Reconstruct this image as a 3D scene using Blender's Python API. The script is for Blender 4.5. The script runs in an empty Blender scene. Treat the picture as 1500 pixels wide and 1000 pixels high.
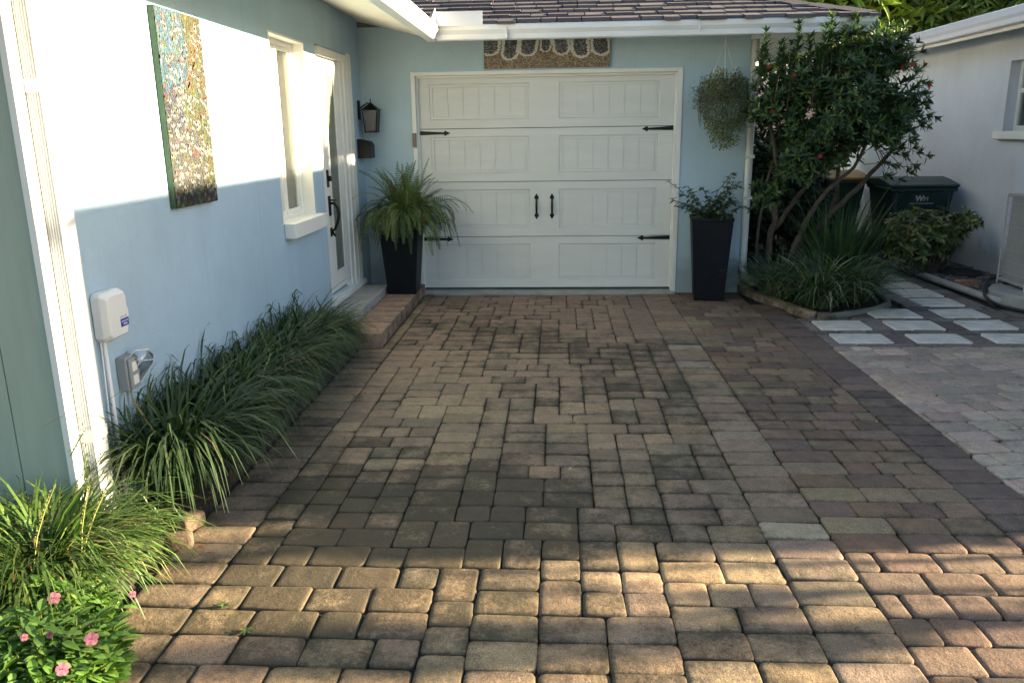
import bpy, math, random
from mathutils import Vector, Matrix, Quaternion, noise as mnoise
R=math.radians; PI=math.pi
rnd=random.Random(7)
scene=bpy.context.scene; C=scene.collection

# ---------------------------------------------------------------- camera
FPX=1178.483; PITCH=.2535; YAW=.0585; ROLL=-.0143; CAMH=1.5413
cam_data=bpy.data.cameras.new('camera'); cam=bpy.data.objects.new('camera',cam_data); C.objects.link(cam)
cam_data.sensor_width=36; cam_data.lens=FPX/1500*36; cam_data.clip_end=500; cam_data.clip_start=.05
fw=Vector((-math.sin(YAW)*math.cos(PITCH),math.cos(YAW)*math.cos(PITCH),-math.sin(PITCH)))
r0=Vector((math.cos(YAW),math.sin(YAW),0)); u0=r0.cross(fw)
rr=r0*math.cos(ROLL)+u0*math.sin(ROLL); uu=u0*math.cos(ROLL)-r0*math.sin(ROLL)
m=Matrix((rr,uu,-fw)).transposed().to_4x4(); m.translation=Vector((0,0,CAMH)); cam.matrix_world=m
scene.camera=cam
# ---------------------------------------------------------------- light
SUN_EL=R(12.0); SUN_AZ=R(6.0)
sd=Vector((math.cos(SUN_EL)*math.cos(SUN_AZ),math.cos(SUN_EL)*math.sin(SUN_AZ),math.sin(SUN_EL)))
sun=bpy.data.lights.new('sun','SUN'); sun.energy=5.0; sun.angle=R(.8); sun.color=(1,.82,.54)
so=bpy.data.objects.new('sun',sun); C.objects.link(so); so.rotation_euler=sd.to_track_quat('Z','Y').to_euler(); so.location=(20,2,6)
w=bpy.data.worlds.new('World'); scene.world=w; w.use_nodes=True
nt=w.node_tree; bg=nt.nodes['Background']; sky=nt.nodes.new('ShaderNodeTexSky'); sky.sky_type='NISHITA'
sky.sun_disc=False; sky.sun_elevation=SUN_EL; sky.sun_rotation=math.atan2(sd.x,sd.y); sky.air_density=1.0; sky.dust_density=1.0; sky.ozone_density=1.7
nt.links.new(sky.outputs[0],bg.inputs[0]); bg.inputs[1].default_value=.052
scene.view_settings.view_transform='Standard'; scene.view_settings.look='None'
scene.view_settings.exposure=2.75; scene.view_settings.gamma=1; scene.view_settings.use_curve_mapping=False
scene.cycles.max_bounces=8; scene.cycles.transparent_max_bounces=12

# ---------------------------------------------------------------- materials
def newmat(name):
    mt=bpy.data.materials.new(name); mt.use_nodes=True
    return mt,mt.node_tree,mt.node_tree.nodes['Principled BSDF']
def N(t,typ,**k):
    n=t.nodes.new(typ)
    for a,b in k.items(): setattr(n,a,b)
    return n
def noise(t,scale,detail=4,rough=.55,vec=None):
    n=N(t,'ShaderNodeTexNoise'); n.inputs['Scale'].default_value=scale; n.inputs['Detail'].default_value=detail; n.inputs['Roughness'].default_value=rough
    if vec is not None: t.links.new(vec,n.inputs['Vector'])
    return n
def coords(t): return N(t,'ShaderNodeTexCoord').outputs['Object']
def ramp(t,fac,stops):
    n=N(t,'ShaderNodeValToRGB'); t.links.new(fac,n.inputs[0]); e=n.color_ramp.elements
    while len(e)>1: e.remove(e[-1])
    e[0].position=stops[0][0]; e[0].color=(*stops[0][1],1) if len(stops[0][1])==3 else stops[0][1]
    for p,c in stops[1:]:
        q=e.new(p); q.color=(*c,1)
    return n.outputs[0]
def mix(t,fac,a,b,mode='MIX'):
    n=N(t,'ShaderNodeMix',data_type='RGBA',blend_type=mode)
    for s,v in ((0,fac),(6,a),(7,b)):
        if hasattr(v,'links'): t.links.new(v,n.inputs[s])
        else: n.inputs[s].default_value=v if s==0 else (*v,1)
    return n.outputs[2]
def addbump(t,b,h,strength,dist=.01,prev=None):
    n=N(t,'ShaderNodeBump'); n.inputs['Strength'].default_value=strength; n.inputs['Distance'].default_value=dist
    t.links.new(h,n.inputs['Height'])
    if prev is not None: t.links.new(prev,n.inputs['Normal'])
    if b is not None: t.links.new(n.outputs[0],b.inputs['Normal'])
    return n.outputs[0]
def mat(name,col,rough=.6,var=.1,vs=6,bump=0,bs=80,attr=False,metal=0,trans=0,spec=.5,coat=0,stretch=None):
    mt,t,b=newmat(name); co=coords(t)
    if stretch:
        mp=N(t,'ShaderNodeMapping'); mp.inputs['Scale'].default_value=stretch; t.links.new(co,mp.inputs[0]); co=mp.outputs[0]
    n=noise(t,vs,5,.6,co)
    c=ramp(t,n.outputs[0],[(.3,tuple(x*(1-var) for x in col)),(.7,tuple(min(1,x*(1+var)) for x in col))])
    if attr:
        a=N(t,'ShaderNodeAttribute',attribute_name='col'); c=mix(t,1.0,c,a.outputs[0],'MULTIPLY')
    t.links.new(c,b.inputs['Base Color']); b.inputs['Roughness'].default_value=rough; b.inputs['Metallic'].default_value=metal
    b.inputs['Specular IOR Level'].default_value=spec; b.inputs['Coat Weight'].default_value=coat
    if bump: 
        n2=noise(t,bs,4,.6,co); addbump(t,b,n2.outputs[0],bump)
    if trans:
        tr=N(t,'ShaderNodeBsdfTranslucent'); c2=mix(t,1.0,c,(1.3,1.5,.5),'MULTIPLY'); t.links.new(c2,tr.inputs[0])
        ms=N(t,'ShaderNodeMixShader'); ms.inputs[0].default_value=trans
        t.links.new(b.outputs[0],ms.inputs[1]); t.links.new(tr.outputs[0],ms.inputs[2]); t.links.new(ms.outputs[0],t.nodes['Material Output'].inputs[0])
    return mt
def stucco(name,col,seams=(),grime=.25):
    mt,t,b=newmat(name); co=coords(t)
    n1=noise(t,1.3,4,.6,co); n2=noise(t,140,3,.6,co); n3=noise(t,14,4,.6,co)
    c=ramp(t,n1.outputs[0],[(.3,tuple(x*.90 for x in col)),(.7,tuple(x*1.06 for x in col))])
    # grime streaks running down the wall
    mp=N(t,'ShaderNodeMapping'); mp.inputs['Scale'].default_value=(9,9,.7); t.links.new(co,mp.inputs[0])
    n4=noise(t,1.0,5,.65,mp.outputs[0]); g=ramp(t,n4.outputs[0],[(.52,(0,0,0)),(.75,(grime,)*3)])
    c=mix(t,g,c,tuple(x*.72 for x in col))
    sz=N(t,'ShaderNodeSeparateXYZ'); t.links.new(co,sz.inputs[0])
    ng=noise(t,7,5,.7,co); dz=N(t,'ShaderNodeMath',operation='MULTIPLY_ADD'); t.links.new(ng.outputs[0],dz.inputs[0]); dz.inputs[1].default_value=-.45; t.links.new(sz.outputs[2],dz.inputs[2])
    dm=ramp(t,dz.outputs[0],[(0.0,(.38,.38,.38)),(.16,(0,0,0))]); c=mix(t,dm,c,(.16,.14,.11))
    if seams:
        sx=N(t,'ShaderNodeSeparateXYZ'); t.links.new(co,sx.inputs[0]); out=sx.outputs[1]
        wob=noise(t,3,2,.5,co)
        for s in seams:
            a=N(t,'ShaderNodeMath',operation='SUBTRACT'); t.links.new(out,a.inputs[0]); a.inputs[1].default_value=s
            a1=N(t,'ShaderNodeMath',operation='MULTIPLY_ADD'); t.links.new(wob.outputs[0],a1.inputs[0]); a1.inputs[1].default_value=.01; t.links.new(a.outputs[0],a1.inputs[2])
            a2=N(t,'ShaderNodeMath',operation='ABSOLUTE'); t.links.new(a1.outputs[0],a2.inputs[0])
            a3=N(t,'ShaderNodeMath',operation='LESS_THAN'); t.links.new(a2.outputs[0],a3.inputs[0]); a3.inputs[1].default_value=.0022
            a4=N(t,'ShaderNodeMath',operation='MULTIPLY'); t.links.new(a3.outputs[0],a4.inputs[0]); a4.inputs[1].default_value=.35
            c=mix(t,a4.outputs[0],c,tuple(x*.4 for x in col))
    t.links.new(c,b.inputs['Base Color']); b.inputs['Roughness'].default_value=.75; b.inputs['Specular IOR Level'].default_value=.25
    p=addbump(t,None,n2.outputs[0],.3,.004); addbump(t,b,n3.outputs[0],.3,.012,p)
    return mt
def pavermat(name,moss=(.034,.032,.020)):
    mt,t,b=newmat(name); co=coords(t)
    a=N(t,'ShaderNodeAttribute',attribute_name='col'); ms=N(t,'ShaderNodeAttribute',attribute_name='moss')
    n0=noise(t,2.2,4,.6,co); n1=noise(t,16,5,.65,co); n2=noise(t,230,2,.7,co); n3=noise(t,5.5,6,.7,co)
    v=ramp(t,n1.outputs[0],[(.3,(.78,)*3),(.7,(1.18,)*3)]); c=mix(t,1.0,a.outputs[0],v,'MULTIPLY')
    v=ramp(t,n0.outputs[0],[(.3,(.86,.81,.79)),(.7,(1.23,1.11,1.02))]); c=mix(t,1.0,c,v,'MULTIPLY')
    v=ramp(t,n2.outputs[0],[(.36,(.68,)*3),(.5,(1,1,1)),(.66,(1.5,1.45,1.38))]); c=mix(t,1.0,c,v,'MULTIPLY')
    ad=N(t,'ShaderNodeMath',operation='MULTIPLY_ADD'); t.links.new(n3.outputs[0],ad.inputs[0]); ad.inputs[1].default_value=1.6
    n5=noise(t,55,4,.75,co); m5=N(t,'ShaderNodeMath',operation='MULTIPLY_ADD'); t.links.new(n5.outputs[0],m5.inputs[0]); m5.inputs[1].default_value=.7; t.links.new(ms.outputs['Fac'],m5.inputs[2])
    sb=N(t,'ShaderNodeMath',operation='SUBTRACT'); t.links.new(m5.outputs[0],sb.inputs[0]); sb.inputs[1].default_value=1.33
    t.links.new(sb.outputs[0],ad.inputs[2])
    f=ramp(t,ad.outputs[0],[(.12,(0,0,0)),(.55,(.8,.8,.8))])
    c=mix(t,f,c,moss)
    t.links.new(c,b.inputs['Base Color']); b.inputs['Roughness'].default_value=.82; b.inputs['Specular IOR Level'].default_value=.3
    p=addbump(t,None,n2.outputs[0],.35,.004); addbump(t,b,n1.outputs[0],.5,.012,p)
    return mt
M={}
M['blue']=stucco('pale_blue_stucco',(.39,.53,.655),seams=(4.97,6.93))
M['blue2']=stucco('pale_blue_stucco_front',(.43,.56,.64))
M['siding']=mat('sea_green_siding',(.36,.42,.345),.6,.06,5,.15,60,stretch=(4,4,.6))
M['white']=mat('white_paint',(.76,.76,.73),.45,.04,4,.05,90)
M['whitem']=mat('white_aluminium',(.74,.74,.74),.35,.06,3,.04,30,spec=.5)
M['door']=mat('garage_door_paint',(.68,.68,.65),.45,.04,2,.25,40,stretch=(1,1,6))
M['ngut']=mat('grey_aluminium',(.46,.47,.52),.4,.06,3,.04,30)
M['soffit']=mat('cream_soffit_paint',(.76,.73,.64),.6,.05,5,.1,80)
M['nwall']=stucco('white_stucco',(.63,.67,.74),grime=.3)
M['black']=mat('black_iron',(.006,.006,.007),.45,.2,20,.1,120,spec=.3)
M['pot']=mat('black_resin',(.005,.006,.010),.5,.25,8,.05,200,spec=.22)
M['conc']=mat('concrete',(.36,.35,.32),.85,.16,7,.35,120)
M['dconc']=mat('dark_concrete',(.20,.19,.17),.85,.2,7,.35,120)
M['slab']=mat('pale_stone_slab',(.68,.62,.54),.7,.2,7,.25,60)
M['soil']=mat('brown_soil',(.045,.034,.025),.95,.4,25,.8,60)
M['ground']=mat('ground_soil',(.09,.08,.06),.95,.3,3,.5,40)
M['sand']=mat('joint_sand',(.032,.025,.018),.95,.5,9,.6,120)
M['road']=mat('asphalt',(.06,.06,.06),.9,.2,20,.4,200)
M['paver']=pavermat('concrete_paver')
M['shingle']=mat('asphalt_shingle',(1,1,1),.9,.22,90,.5,200,attr=True)
M['bark']=mat('grey_brown_bark',(.10,.08,.062),.9,.35,18,.8,50)
M['rope']=mat('white_cord',(.6,.58,.52),.8,.1)
M['coir']=mat('coconut_fibre',(.13,.095,.06),.95,.4,60,1,120)
M['leaf']=mat('leaf_matt',(1,1,1),.5,.2,15,attr=True,trans=.28,spec=.4)
M['gloss']=mat('leaf_glossy',(1,1,1),.42,.18,15,attr=True,trans=.25,spec=.5)
M['petal']=mat('petal',(1,1,1),.6,.1,30,attr=True,trans=.3,spec=.2)
M['rock']=mat('grey_gravel',(1,1,1),.85,.3,30,.5,80,attr=True)
M['bin']=mat('dark_green_plastic',(.006,.026,.026),.4,.12,6,.05,150)
M['binlid']=mat('ochre_plastic',(.26,.145,.03),.45,.12,6)
M['paint']=mat('oil_paint',(.25,.25,.25),.45,.12,60,.5,150,attr=True)
M['tess']=mat('mosaic_stone',(.9,.9,.9),.7,.12,60,.3,150,attr=True)
M['canvas']=mat('green_canvas_edge',(.04,.08,.035),.6,.25,20)
M['acgrey']=mat('grey_enamel',(.34,.33,.33),.5,.08,5)
M['grille']=mat('grey_wire',(.42,.42,.42),.45,.05)
M['hose']=mat('black_rubber',(.015,.015,.015),.5,.2)
M['pvc']=mat('weathered_pvc',(.42,.40,.37),.6,.18,9)
M['bluetag']=mat('blue_sticker',(.02,.03,.28),.4,.05)
M['greyplastic']=mat('grey_plastic',(.30,.31,.31),.5,.08)
M['beige']=mat('pinkish_render',(.5,.38,.32),.8,.1,3,.2,50)
M['brownbox']=mat('brown_plastic',(.22,.17,.13),.6,.1)
M['curtain']=mat('cream_green_blind',(.50,.56,.36),.8,.05,3,stretch=(1,1,12))
M['frost']=mat('frosted_pane',(.16,.18,.15),.35,.1,4)
M['dark']=mat('dark_room',(.03,.03,.03),.9,.1)
def glassmat(name,tint=(.8,.9,.85),refl=.18):
    mt,t,b=newmat(name); g=N(t,'ShaderNodeBsdfGlossy'); g.inputs['Roughness'].default_value=.03
    tr=N(t,'ShaderNodeBsdfTransparent'); tr.inputs[0].default_value=(*tint,1)
    ly=N(t,'ShaderNodeLayerWeight'); ly.inputs[0].default_value=.35
    ad=N(t,'ShaderNodeMath',operation='ADD'); ad.inputs[1].default_value=refl; ad.use_clamp=True; t.links.new(ly.outputs['Fresnel'],ad.inputs[0])
    ms=N(t,'ShaderNodeMixShader'); t.links.new(ad.outputs[0],ms.inputs[0]); t.links.new(tr.outputs[0],ms.inputs[1]); t.links.new(g.outputs[0],ms.inputs[2])
    t.links.new(ms.outputs[0],t.nodes['Material Output'].inputs[0]); return mt
M['glass']=glassmat('window_glass'); M['clear']=glassmat('clear_plastic',(.93,.93,.93),.12)
mt,t,b=newmat('seeded_glass'); b.inputs['Base Color'].default_value=(.13,.13,.13,1); b.inputs['Roughness'].default_value=.15; b.inputs['Transmission Weight'].default_value=.35
n_=noise(t,45,3,.6,coords(t)); addbump(t,b,n_.outputs[0],.5,.01); M['seeded']=mt

# ---------------------------------------------------------------- mesh helpers
class MB:
    def __init__(s): s.v=[];s.f=[];s.c=[];s.m=[];s.mi=[]
    def add(s,vs,fs,col=None,moss=0,mi=0):
        o=len(s.v); s.v+=[tuple(p) for p in vs]; s.m+=moss if isinstance(moss,list) else [moss]*len(vs)
        for f in fs: s.f.append([i+o for i in f]); s.c.append(col or (1,1,1)); s.mi.append(mi)
    def box(s,x0,y0,z0,x1,y1,z1,col=None,moss=0,mi=0,mtx=None):
        vs=[Vector(p) for p in ((x0,y0,z0),(x1,y0,z0),(x1,y1,z0),(x0,y1,z0),(x0,y0,z1),(x1,y0,z1),(x1,y1,z1),(x0,y1,z1))]
        if mtx is not None: vs=[mtx@p for p in vs]
        s.add(vs,[(0,3,2,1),(4,5,6,7),(0,1,5,4),(1,2,6,5),(2,3,7,6),(3,0,4,7)],col,moss,mi)
    def tube(s,pts,rad,n=8,col=None,cap=True,mi=0):
        pts=[Vector(p) for p in pts]; k=len(pts)
        if not hasattr(rad,'__len__'): rad=[rad]*k
        vs=[];up=None
        for i,p in enumerate(pts):
            d=(pts[min(i+1,k-1)]-pts[max(i-1,0)]).normalized()
            if up is None: up=Vector((0,0,1)) if abs(d.z)<.9 else Vector((1,0,0))
            a=d.cross(up).normalized(); b=a.cross(d).normalized(); up=b
            for j in range(n):
                t=2*PI*j/n; vs.append(p+a*math.cos(t)*rad[i]+b*math.sin(t)*rad[i])
        fs=[(i*n+j,i*n+(j+1)%n,(i+1)*n+(j+1)%n,(i+1)*n+j) for i in range(k-1) for j in range(n)]
        if cap: fs+=[tuple(range(n))[::-1],tuple(range((k-1)*n,k*n))]
        s.add(vs,fs,col,0,mi)
    def prism(s,poly,axis,a,b,col=None,mi=0):  # poly in the plane normal to axis ('x','y','z')
        def P(u,v,w): return {'x':(w,u,v),'y':(u,w,v),'z':(u,v,w)}[axis]
        n=len(poly); vs=[P(u,v,a) for u,v in poly]+[P(u,v,b) for u,v in poly]
        s.add(vs,[tuple(range(n))[::-1],tuple(range(n,2*n))]+[(i,(i+1)%n,n+(i+1)%n,n+i) for i in range(n)],col,0,mi)
    def lathe(s,prof,n=16,c=(0,0,0),col=None,mi=0):
        vs=[(c[0]+r*math.cos(2*PI*j/n),c[1]+r*math.sin(2*PI*j/n),c[2]+z) for r,z in prof for j in range(n)]
        k=len(prof); fs=[(i*n+j,i*n+(j+1)%n,(i+1)*n+(j+1)%n,(i+1)*n+j) for i in range(k-1) for j in range(n)]
        fs+=[tuple(range(n))[::-1],tuple(range((k-1)*n,k*n))]; s.add(vs,fs,col,0,mi)
    # leaf: folded blade with a midrib
    def leaf(s,p,d,up,L,W,bend=.3,col=(.1,.2,.05),fold=.25,prof=((0,.12),(.35,1),(.7,.75),(1,.02)),mi=0):
        d=d.normalized(); sx=d.cross(up)
        if sx.length<1e-4: sx=d.cross(Vector((1,.2,0)))
        sx.normalize(); nz=sx.cross(d)
        vs=[]
        for t,wd in prof:
            c=p+d*L*t-nz*(bend*L*t*t); h=nz*fold*W*wd*.5
            vs+=[c-sx*W*.5*wd+h,c,c+sx*W*.5*wd+h]
        fs=[]
        for i in range(len(prof)-1):
            a=3*i; fs+=[(a,a+1,a+4,a+3),(a+1,a+2,a+5,a+4)]
        s.add(vs,fs,col,0,mi)
    def mini(s,p,d,up,L,W,col,fold=.3,mi=0):
        d=d.normalized(); sx=d.cross(up)
        if sx.length<1e-4: sx=d.cross(Vector((1,.2,0)))
        sx.normalize(); nz=sx.cross(d); c=p+d*L*.45
        s.add([p,c-sx*W*.5+nz*W*fold*.5,p+d*L,c+sx*W*.5+nz*W*fold*.5],[(0,1,2),(0,2,3)],col,0,mi)
    def blade(s,p,az,L,W,lean,droop,col,seg=6):
        # strap leaf rising from p and arching over
        a=lean; pts=[];q=Vector(p); h=Vector((math.cos(az),math.sin(az),0)); st=L/seg
        for i in range(seg+1):
            pts.append(q.copy()); d=h*math.sin(a)+Vector((0,0,math.cos(a))); q=q+d*st; a=min(a+droop/seg*(.5+i/seg),2.7)
            if q.z<.012: q.z=.012
        side=Vector((-h.y,h.x,0)); vs=[]
        for i,c in enumerate(pts):
            t=i/seg; wd=W*(.7+.6*t if t<.5 else 1)*(1 if t<.6 else max(0.06,1-(t-.6)/.4)); vs+=[c-side*wd*.5,c+side*wd*.5]
        s.add(vs,[(2*i,2*i+1,2*i+3,2*i+2) for i in range(seg)],col)
    def build(s,name,mats,parent=None,smooth=False,bevel=0):
        me=bpy.data.meshes.new(name); me.from_pydata(s.v,[],s.f)
        if not isinstance(mats,(list,tuple)): mats=[mats]
        for k in mats: me.materials.append(M[k])
        n=len(s.f)
        tot=[len(f) for f in s.f]
        if any(c!=(1,1,1) for c in s.c):
            at=me.attributes.new('col','FLOAT_COLOR','CORNER'); arr=[]
            for c,k in zip(s.c,tot): arr+=[c[0],c[1],c[2],1]*k
            at.data.foreach_set('color',arr)
        if any(s.m):
            at=me.attributes.new('moss','FLOAT','POINT'); at.data.foreach_set('value',s.m)
        me.polygons.foreach_set('material_index',s.mi)
        if smooth: me.polygons.foreach_set('use_smooth',[True]*n)
        me.update()
        o=bpy.data.objects.new(name,me); C.objects.link(o)
        if parent is not None: o.parent=parent
        if bevel:
            b=o.modifiers.new('bevel','BEVEL'); b.width=bevel; b.segments=2; b.limit_method='ANGLE'; b.angle_limit=R(40)
        return o
def tag(o,label,cat,group=None):
    o['label']=label; o['category']=cat
    if group: o['group']=group
    return o
def thing(name,label,cat,loc=(0,0,0),rz=0,group=None):
    o=bpy.data.objects.new(name,None); C.objects.link(o); o.location=loc; o.rotation_euler=(0,0,rz); o.empty_display_size=.1
    return tag(o,label,cat,group)
def struct(o,kind='structure'):
    o['kind']=kind; return o
def jit(c,a,r=rnd):
    k=1+r.uniform(-a,a); return tuple(max(.001,x*k*(1+r.uniform(-a,a)*.3)) for x in c)
def frame_quad(mb,ax,u0,v0,u1,v1,wd,a,b,mi=0):
    # rectangular frame (outer u0..u1, v0..v1) of width wd, extruded a..b along ax
    def bx(p,q,r_,s_):
        if ax=='y': mb.box(p,a,q,r_,b,s_,mi=mi)
        else: mb.box(a,p,q,b,r_,s_,mi=mi)
    bx(u0,v0,u0+wd,v1); bx(u1-wd,v0,u1,v1); bx(u0+wd,v1-wd,u1-wd,v1); bx(u0+wd,v0,u1-wd,v0+wd)
def holed_wall(mb,ax,u0,u1,z0,z1,a,b,holes):
    us=sorted({u0,u1,*[h[0] for h in holes],*[h[2] for h in holes]}); zs=sorted({z0,z1,*[h[1] for h in holes],*[h[3] for h in holes]})
    def solid(i,j):
        if i<0 or j<0 or i>=len(us)-1 or j>=len(zs)-1: return False
        cu=(us[i]+us[i+1])/2; cz=(zs[j]+zs[j+1])/2
        return not any(h[0]<cu<h[2] and h[1]<cz<h[3] for h in holes)
    def P(u,w,z): return (w,u,z) if ax=='x' else (u,w,z)
    for i in range(len(us)-1):
        for j in range(len(zs)-1):
            if not solid(i,j): continue
            p,q,r_,s_=us[i],us[i+1],zs[j],zs[j+1]
            for wv in (a,b): mb.add([P(p,wv,r_),P(q,wv,r_),P(q,wv,s_),P(p,wv,s_)],[(0,1,2,3)])
            if not solid(i-1,j): mb.add([P(p,a,r_),P(p,b,r_),P(p,b,s_),P(p,a,s_)],[(0,1,2,3)])
            if not solid(i+1,j): mb.add([P(q,a,r_),P(q,b,r_),P(q,b,s_),P(q,a,s_)],[(0,1,2,3)])
            if not solid(i,j-1): mb.add([P(p,a,r_),P(q,a,r_),P(q,b,r_),P(p,b,r_)],[(0,1,2,3)])
            if not solid(i,j+1): mb.add([P(p,a,s_),P(q,a,s_),P(q,b,s_),P(p,b,s_)],[(0,1,2,3)])

XL=-1.855; D=7.84
# ================================================================ ground
g=MB(); g.add([(-60,-60,-.045),(60,-60,-.045),(60,80,-.045),(-60,80,-.045)],[(0,1,2,3)]); struct(g.build('ground','ground'))
g=MB(); g.add([(-1.5,-3,-.016),(4.6,-3,-.016),(4.6,7.1,-.016),(3.75,12,-.016),(3.1,12,-.016),(3.1,7.2,-.016),(2.2,6.7,-.016),(1.78,8.3,-.016),(-1.5,8,-.016)],[tuple(range(9))]); struct(g.build('joint_sand','sand'))
g=MB(); g.add([(-60,-12,-.035),(60,-12,-.035),(60,-4.5,-.035),(-60,-4.5,-.035)],[(0,1,2,3)]); struct(g.build('road','road'))

def clip(poly,a,b,c):   # keep a*x+b*y<=c
    out=[]
    for i in range(len(poly)):
        p,q=poly[i],poly[(i+1)%len(poly)]; dp=a*p[0]+b*p[1]-c; dq=a*q[0]+b*q[1]-c
        if dp<=0: out.append(p)
        if dp*dq<0:
            t=dp/(dp-dq); out.append((p[0]+(q[0]-p[0])*t,p[1]+(q[1]-p[1])*t))
    return out
def area(p): return .5*sum(p[i][0]*p[(i+1)%len(p)][1]-p[(i+1)%len(p)][0]*p[i][1] for i in range(len(p)))
def paver(mb,poly,col,moss=0,z=0,gap=.0022,rc=.017,tilt=.0016,h=.04,bev=1.0):
    if len(poly)<3 or area(poly)<.0012: return
    n=len(poly); cx=sum(p[0] for p in poly)/n; cy=sum(p[1] for p in poly)/n
    pj=[(p[0]+rnd.uniform(-.0035,.0035),p[1]+rnd.uniform(-.0035,.0035)) for p in poly]
    out=[];nrm=[]
    for i in range(n):
        p0,p1,p2=Vector(pj[i-1]),Vector(pj[i]),Vector(pj[(i+1)%n])
        a=(p0-p1); b=(p2-p1); la,lb=a.length,b.length
        if la<1e-5 or lb<1e-5: continue
        a/=la;b/=lb; r=min(rc*rnd.uniform(.5,1.4),la*.45,lb*.45)
        for q in (p1+a*r,p1+a*r*.28+b*r*.28,p1+b*r): out.append(q)
        m1=p1+(p2-p1)*.5; mm=Vector((b.y,-b.x))*rnd.uniform(-.0002,.0014); 
        if lb>.1: out.append(m1+mm)
    k=len(out); c=Vector((cx,cy))
    dz=z+rnd.uniform(-.0025,.0015); tx,ty=rnd.uniform(-tilt,tilt)*8,rnd.uniform(-tilt,tilt)*8
    xs=[q.x for q in out]; ys=[q.y for q in out]; hx=(max(xs)-min(xs))/2; hy=(max(ys)-min(ys))/2; mx=(max(xs)+min(xs))/2; my=(max(ys)+min(ys))/2
    def ring(off,zz):
        kx=max(.15,1-(off+gap)/hx); ky=max(.15,1-(off+gap)/hy)
        return [(mx+(q.x-mx)*kx,my+(q.y-my)*ky,zz+dz+(q.x-cx)*tx+(q.y-cy)*ty) for q in out]
    rs=[ring(0,-h),ring(0,-.0065*bev),ring(.0022,-.0028*bev),ring(.007,-.0009*bev),ring(.016,0),ring(.034,.0004)]
    vs=sum(rs,[]); fs=[(q*k+i,q*k+(i+1)%k,(q+1)*k+(i+1)%k,(q+1)*k+i) for q in range(5) for i in range(k)]; fs.append(tuple(range(5*k,6*k)))
    ed_=rnd.uniform(.08,.34); mb.add(vs,fs,col,[moss+.28]*(2*k)+[moss+ed_]*k+[moss+ed_*.7]*k+[moss+ed_*.3+rnd.uniform(-.05,.05) for _ in range(k)]+[moss]*k)
def rect(x0,y0,x1,y1): return [(x0,y0),(x1,y0),(x1,y1),(x0,y1)]
def nz(x,y,s,o=0): return mnoise.noise(Vector((x*s+o,y*s+o*1.7,o)))
def fieldmoss(x,y):
    v=.29+.42*nz(x,y,.6,3)+.34*nz(x,y,2.4,9)+rnd.uniform(-.12,.12)
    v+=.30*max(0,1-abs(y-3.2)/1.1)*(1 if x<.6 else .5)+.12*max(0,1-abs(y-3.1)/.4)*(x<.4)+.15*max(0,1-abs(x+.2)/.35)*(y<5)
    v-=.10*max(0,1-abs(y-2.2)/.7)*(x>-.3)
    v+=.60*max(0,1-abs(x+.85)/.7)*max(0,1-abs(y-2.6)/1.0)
    return max(0,min(1,v))
drv=MB()
pal=[(.245,.195,.134),(.225,.181,.128),(.21,.170,.126),(.265,.210,.143),(.235,.188,.135),(.195,.158,.117),(.25,.197,.137)]
# main field: modular random bond
U=.0725; x0=-1.2258; x1=.812; nx=int(round((x1-x0)/U)); ux=(x1-x0)/nx
sky_h=[0]*nx; yb=.9; ntop=int((D-yb)/U)
while min(sky_h)<ntop:
    mn=min(sky_h); i=sky_h.index(mn); j=i
    while j<nx and sky_h[j]==mn: j+=1
    wd=j-i
    opts=[(3,2)]*7+[(2,2)]*2+[(2,3)]+([(3,3)] if wd==3 and rnd.random()<.1 else [])
    opts=[o for o in opts if o[0]<=wd and wd-o[0]!=1]
    if wd<=3 and opts:
        nb_=[sky_h[k] for k in (i-1,j) if 0<=k<nx]; pref=[o for o in opts if mn+o[1] in nb_ and o[0]==wd]
        if pref: opts=pref
    pw,ph=rnd.choice(opts) if opts else (wd,2)
    # avoid repeating the same horizontal joint for too long
    for k in range(i,i+pw): sky_h[k]=mn+ph
    X0=x0+i*ux; Y0=yb+mn*U; X1=X0+pw*ux; Y1=min(Y0+ph*U,D-.07)
    if Y1-Y0<.05: continue
    cx,cy=(X0+X1)/2,(Y0+Y1)/2; c=jit(rnd.choice(pal),.12)
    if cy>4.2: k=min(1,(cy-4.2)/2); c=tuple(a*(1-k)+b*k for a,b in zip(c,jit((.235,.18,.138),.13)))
    if cy<2.9: c=tuple(q*w_ for q,w_ in zip(c,(1.24,1.2,1.12)))  # front pavers sandier, with extra sunlight put into their colour
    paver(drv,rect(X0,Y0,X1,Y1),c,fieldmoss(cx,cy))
def course(x0,x1,y0,y1,step,pals,mf,var=.12):
    y=y0
    while y<y1-.04:
        s=step*rnd.choice((1,1,1,.92,1.06)); yy=min(y+s,y1)
        if yy-y>.05: paver(drv,rect(x0,y,x1,yy),jit(rnd.choice(pals),var),mf(x0,y))
        y=yy
course(-1.475,-1.2258,.8,5.72,.146,pal,lambda x,y:.25+.3*nz(x,y,1,4)+.25*(y<4.2))
course(-1.31,-1.2258,5.72,D-.02,.2,pal,lambda x,y:.3)
course(.812,1.069,.8,D-.02,.15,pal+[(.245,.195,.15)]*3+[(.31,.27,.215)],lambda x,y:fieldmoss(x,y)*.75)
bandpal=[(.185,.132,.093),(.165,.122,.093),(.20,.148,.108),(.15,.113,.088),(.22,.17,.118),(.235,.195,.13),(.17,.13,.102),(.20,.152,.115)]
y=.8;row=0
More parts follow.
